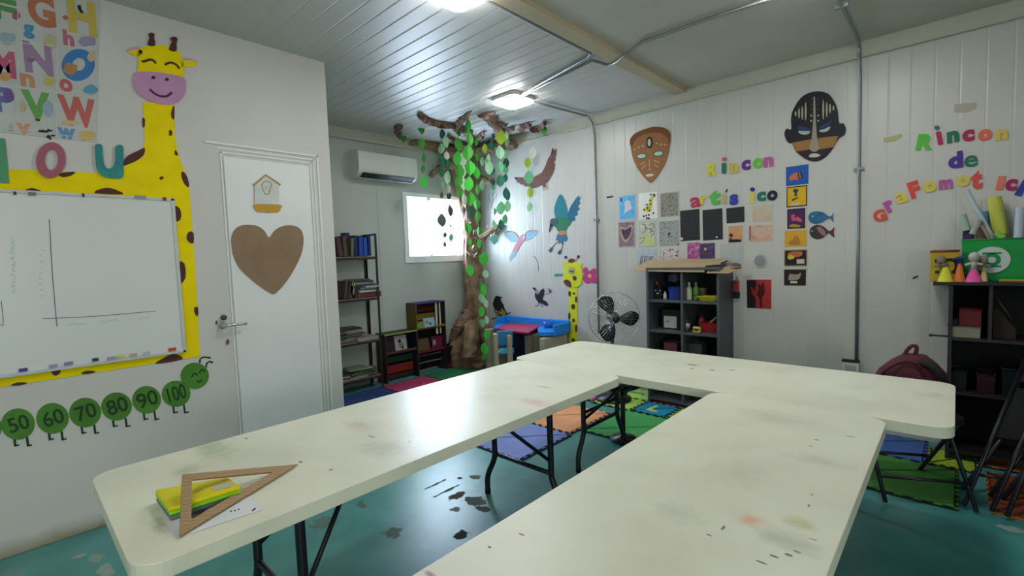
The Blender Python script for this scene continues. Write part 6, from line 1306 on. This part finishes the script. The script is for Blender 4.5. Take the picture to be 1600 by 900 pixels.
# ------------------------------------------------------------------ chairs at the right and backpack
def folding_chair(name, c, rz, label, seat_z=.45, w_=.40, d_=.38, back=.82, grp='black chairs beside the far table'):
    t = thing(name, c, label, 'chair', grp); M = Matrix.Translation(c) @ Matrix.Rotation(rz, 4, 'Z')
    V = lambda x, y, z: M @ Vector((x, y, z))
    for s in (-1, 1):
        obj('leg', MB().tube([V(s*w_/2, -d_/2-.06, 0), V(s*w_/2, d_/2-.04, seat_z+.05), V(s*w_/2, d_/2+.02, back)], .0115, 8), M_BLACK, t)
        obj('leg', MB().tube([V(s*(w_/2-.03), d_/2+.06, 0), V(s*(w_/2-.03), -d_/2+.05, seat_z-.02)], .0115, 8), M_BLACK, t)
    obj('crossbar', MB().tube([V(-w_/2+.03, d_/2-.02, .12), V(w_/2-.03, d_/2-.02, .12)], .009, 8), M_BLACK, t); obj('crossbar', MB().tube([V(-w_/2, -d_/2+.0, .12), V(w_/2, -d_/2+.0, .12)], .009, 8), M_BLACK, t)
    obj('seat', MB().prism([V(x, y, seat_z-.02) for x, y in rrect(-w_/2+.01, -d_/2, w_/2-.01, d_/2, .06)], (0,0,1), .035), C('#0f0e12', .7), t, .008)
    mb = MB().prism([V(x, d_/2-.01, z) for x, z in rrect(-w_/2+.005, back-.24, w_/2-.005, back, .05)], M.to_3x3() @ Vector((0,1,0)), .025); obj('backrest', mb, C('#0f0e12', .7), t, .006)
    return t
folding_chair('folding_chair', Vector((-.19, 3.52, .0135)), .45, 'black folding chair with a maroon backpack behind the far table corner', back=.60)
folding_chair('folding_chair', Vector((.74, 3.36, 0)), .5, 'black folding chair standing open at the right picture edge', back=.64)
def folded(dx, label):
    t = thing('folded_chair', (.18+dx, 3.7, 0), label, 'chair', 'black chairs beside the far table')
    A, B, D = Vector((.05+dx, 3.40, .020)), Vector((.045+dx, 3.62, .020)), Vector((.155+dx, 3.42, .020))
    a, b, d = Vector((.30+dx, 4.03, .72)), Vector((.33+dx, 3.98, .50)), Vector((.42+dx, 4.03, .72))
    for p, q_ in ((A, a), (B, b), (D, d)): obj('leg', MB().tube([p, q_], .0115, 8), M_BLACK, t)
    obj('leg', MB().tube([B+Vector((.11,0,0)), b+Vector((.11,0,0))], .0115, 8), M_BLACK, t)
    obj('crossbar', MB().tube([A.lerp(a, .2), D.lerp(d, .2)], .009, 8), M_BLACK, t)
    n_ = (a-A).cross(d-a).normalized()
    obj('seat', MB().prism([A.lerp(a, .45), D.lerp(d, .45), D.lerp(d, .80), A.lerp(a, .80)], n_, .022), C('#0f0e12', .7), t, .005)
    obj('backrest', MB().prism([A.lerp(a, .84), D.lerp(d, .84), d, a], n_, .015), C('#0f0e12', .7), t, .004)
folded(0, 'black folded chair leaning on the dark shelf, left one of two')
folded(.16, 'black folded chair leaning on the dark shelf, right one of two')
t = thing('backpack', (-.17, 3.50, .48), 'maroon backpack with a carry loop standing behind the far table', 'backpack')
yB = 3.48; bz0 = .482
rings = [(.475,.175,.085),(.52,.185,.095),(.60,.175,.09),(.66,.15,.08),(.71,.10,.06),(.745,.05,.035)]
zl = PY(1422,553,yB).z; sclz = (zl-bz0)/(.745-.475); bcx = PY(1418,575,yB).x
mb = MB(); n = 24
for z, rx, ry_ in rings:
    for k in range(n):
        a = 2*math.pi*k/n; ca, sa = math.cos(a), math.sin(a); e = .75
        mb.v.append(Vector((bcx+.03*(z-.475)/.27+rx*math.copysign(abs(ca)**e, ca), yB+ry_*math.copysign(abs(sa)**e, sa), bz0+(z-.475)*sclz)))
for i in range(len(rings)-1):
    for k in range(n): mb.f.append((i*n+k, i*n+(k+1) % n, (i+1)*n+(k+1) % n, (i+1)*n+k)); mb.sm.append(True)
mb.f.append(tuple(range(n))[::-1]); mb.f.append(tuple(range((len(rings)-1)*n, len(rings)*n))); mb.sm += [False]*2
obj('bag_body', mb, mat('maroon_fabric', '#4a1722', .85, var=.25, scale=14, bump=.4, bscale=30), t)
mb = MB().tube(curve([PY(1412,560,yB-.02), PY(1416,549,yB-.02), PY(1424,541,yB-.02), PY(1431,541,yB-.02), PY(1432,548,yB-.02), PY(1427,560,yB-.02)], 4), .010, 8); obj('carry_loop', mb, C('#55202a', .8), t)
mb = MB().tube(curve([PY(1440,566,yB-.06), PY(1456,572,yB-.09), PY(1470,586,yB-.10), PY(1478,602,yB-.08)], 4), .020, 8); obj('shoulder_strap', mb, C('#1a1a1c', .8), t)
mb = MB().tube(curve([PY(1368,592,yB-.04), PY(1390,575,yB-.085), PY(1412,566,yB-.07), PY(1432,570,yB-.075), PY(1446,590,yB-.09)], 4), .005, 6); obj('zip_seam', mb, C('#2c0f16', .8), t)
t = thing('stool', (-1.80, 3.02, 0), 'round black stool seat seen under the far table', 'stool')
sc_ = PZ(962, 597, .46); obj('seat', MB().lathe((sc_.x, sc_.y+.02, .43), [(.17,0),(.185,.01),(.185,.03),(.17,.04)], 32), C('#15131a', .4), t)
obj('column', MB().tube([(sc_.x+.02, sc_.y+.06, .435), (sc_.x+.02, sc_.y+.06, .02)], .018, 12), M_BLACK, t)
obj('base', MB().lathe((sc_.x+.02, sc_.y+.06, .0145), [(.10,0),(.10,.008),(.03,.02),(.02,.04)], 24), M_BLACK, t)

# ------------------------------------------------------------------ things on the left table
def tp(x, y, z=ZT): return PZ(x, y, z)
def flat(name, px, z, th, m, t=None, bevel=0, label=None): return obj(name, MB().prism([tp(x, y, z) for x, y in px], (0,0,1), th), m, t, bevel, label)
t = thing('worksheet', tp(330, 800), 'white printed worksheet lying under the set square', 'paper')
flat('sheet', [(246,789),(371,752),(410,797),(344,818),(275,842),(270,838)], ZT+.001, .0006, C('#d6d8da', .5), t)
flat('printed_photo', [(298,795),(360,772),(345,782),(322,797),(303,813),(296,806)], ZT+.0018, .0003, C('#55555a', .5), t); mb = MB()
for x, y in ((361,799),(367,798),(373,796)): mb.prism([tp(x+1.6*math.cos(a), y+1.1*math.sin(a), ZT+.0018) for a in [2*math.pi*i/10 for i in range(10)]], (0,0,1), .0003)
mb.prism([tp(*p, ZT+.0018) for p in ((393,798),(399,793),(400,795),(395,799))], (0,0,1), .0003); obj('printed_dots', mb, C('#25252c', .5), t)
nb = [(242,765),(355,745),(377,759),(264,794)]
def inset(P_, k): cx = sum(p[0] for p in P_)/4; cy = sum(p[1] for p in P_)/4; return [(cx+(x-cx)*k, cy+(y-cy)*k) for x, y in P_]
def stack_slab(name, z0, z1, m, par, k=1.0, bev=.003):
    P_ = [tp(x, y, ZT+.040) for x, y in inset(nb, k)]; return obj(name, MB().prism([Vector((p.x, p.y, z0)) for p in P_], (0,0,1), z1-z0), m, par, bev)
t = thing('notebook', tp(310, 775), 'grey notebook lying under the yellow one', 'notebook'); stack_slab('cover', ZT+.003, ZT+.016, C('#5f6a62', .5), t, .99); 
t = thing('notebook', tp(310, 770), 'yellow notebook with a lime green edge and a white label under the set square', 'notebook')
stack_slab('lower_cover', ZT+.0165, ZT+.028, C('#7ac61e', .45), t, 1.0, .004); stack_slab('cover', ZT+.028, ZT+.040, C('#cfc400', .45), t, 1.0, .004)
P_ = [tp(x, y, ZT+.0405) for x, y in ((330,764),(334,758),(362,753),(366,757),(360,761),(335,767))]; obj('label_sticker', MB().prism(P_, (0,0,1), .0004), C('#b5b09c', .5), t)
zt3_ = ZT+.092
A_, B_, C_ = Vector(tp(284,743,zt3_+.0)), Vector(tp(465,727,ZT+.004)), Vector(tp(280,840,ZT+.004))
A_.z = zt3_
nrm = (B_-A_).cross(C_-A_).normalized(); nrm = nrm if nrm.z > 0 else -nrm
def tri_in(P_, w_):
    out = []
    for i in range(3):
        p, a, b = P_[i], P_[(i+1) % 3]-P_[i], P_[(i+2) % 3]-P_[i]; a.normalize(); b.normalize(); bis = (a+b).normalized(); s = math.sin(math.acos(max(-1, min(1, a.dot(bis))))); out.append(p+bis*(w_/s))
    return out
O_ = [A_, B_, C_]; I_ = tri_in(O_, .025); mb = MB(); tk = nrm*.005
for i in range(3):
    j = (i+1) % 3; P_ = [O_[i], O_[j], I_[j], I_[i]]; mb.add(P_+[p+tk for p in P_], [(0,1,2,3),(4,7,6,5),(0,4,5,1),(2,6,7,3)] if True else [])
t = thing('set_square', (A_+B_+C_)/3, 'large wooden set square resting on the yellow notebook', 'set square')
obj('frame', mb, mat('set_square_wood', '#8a6a34', .5, var=.12, scale=30, tex='wave', detail=2), t)
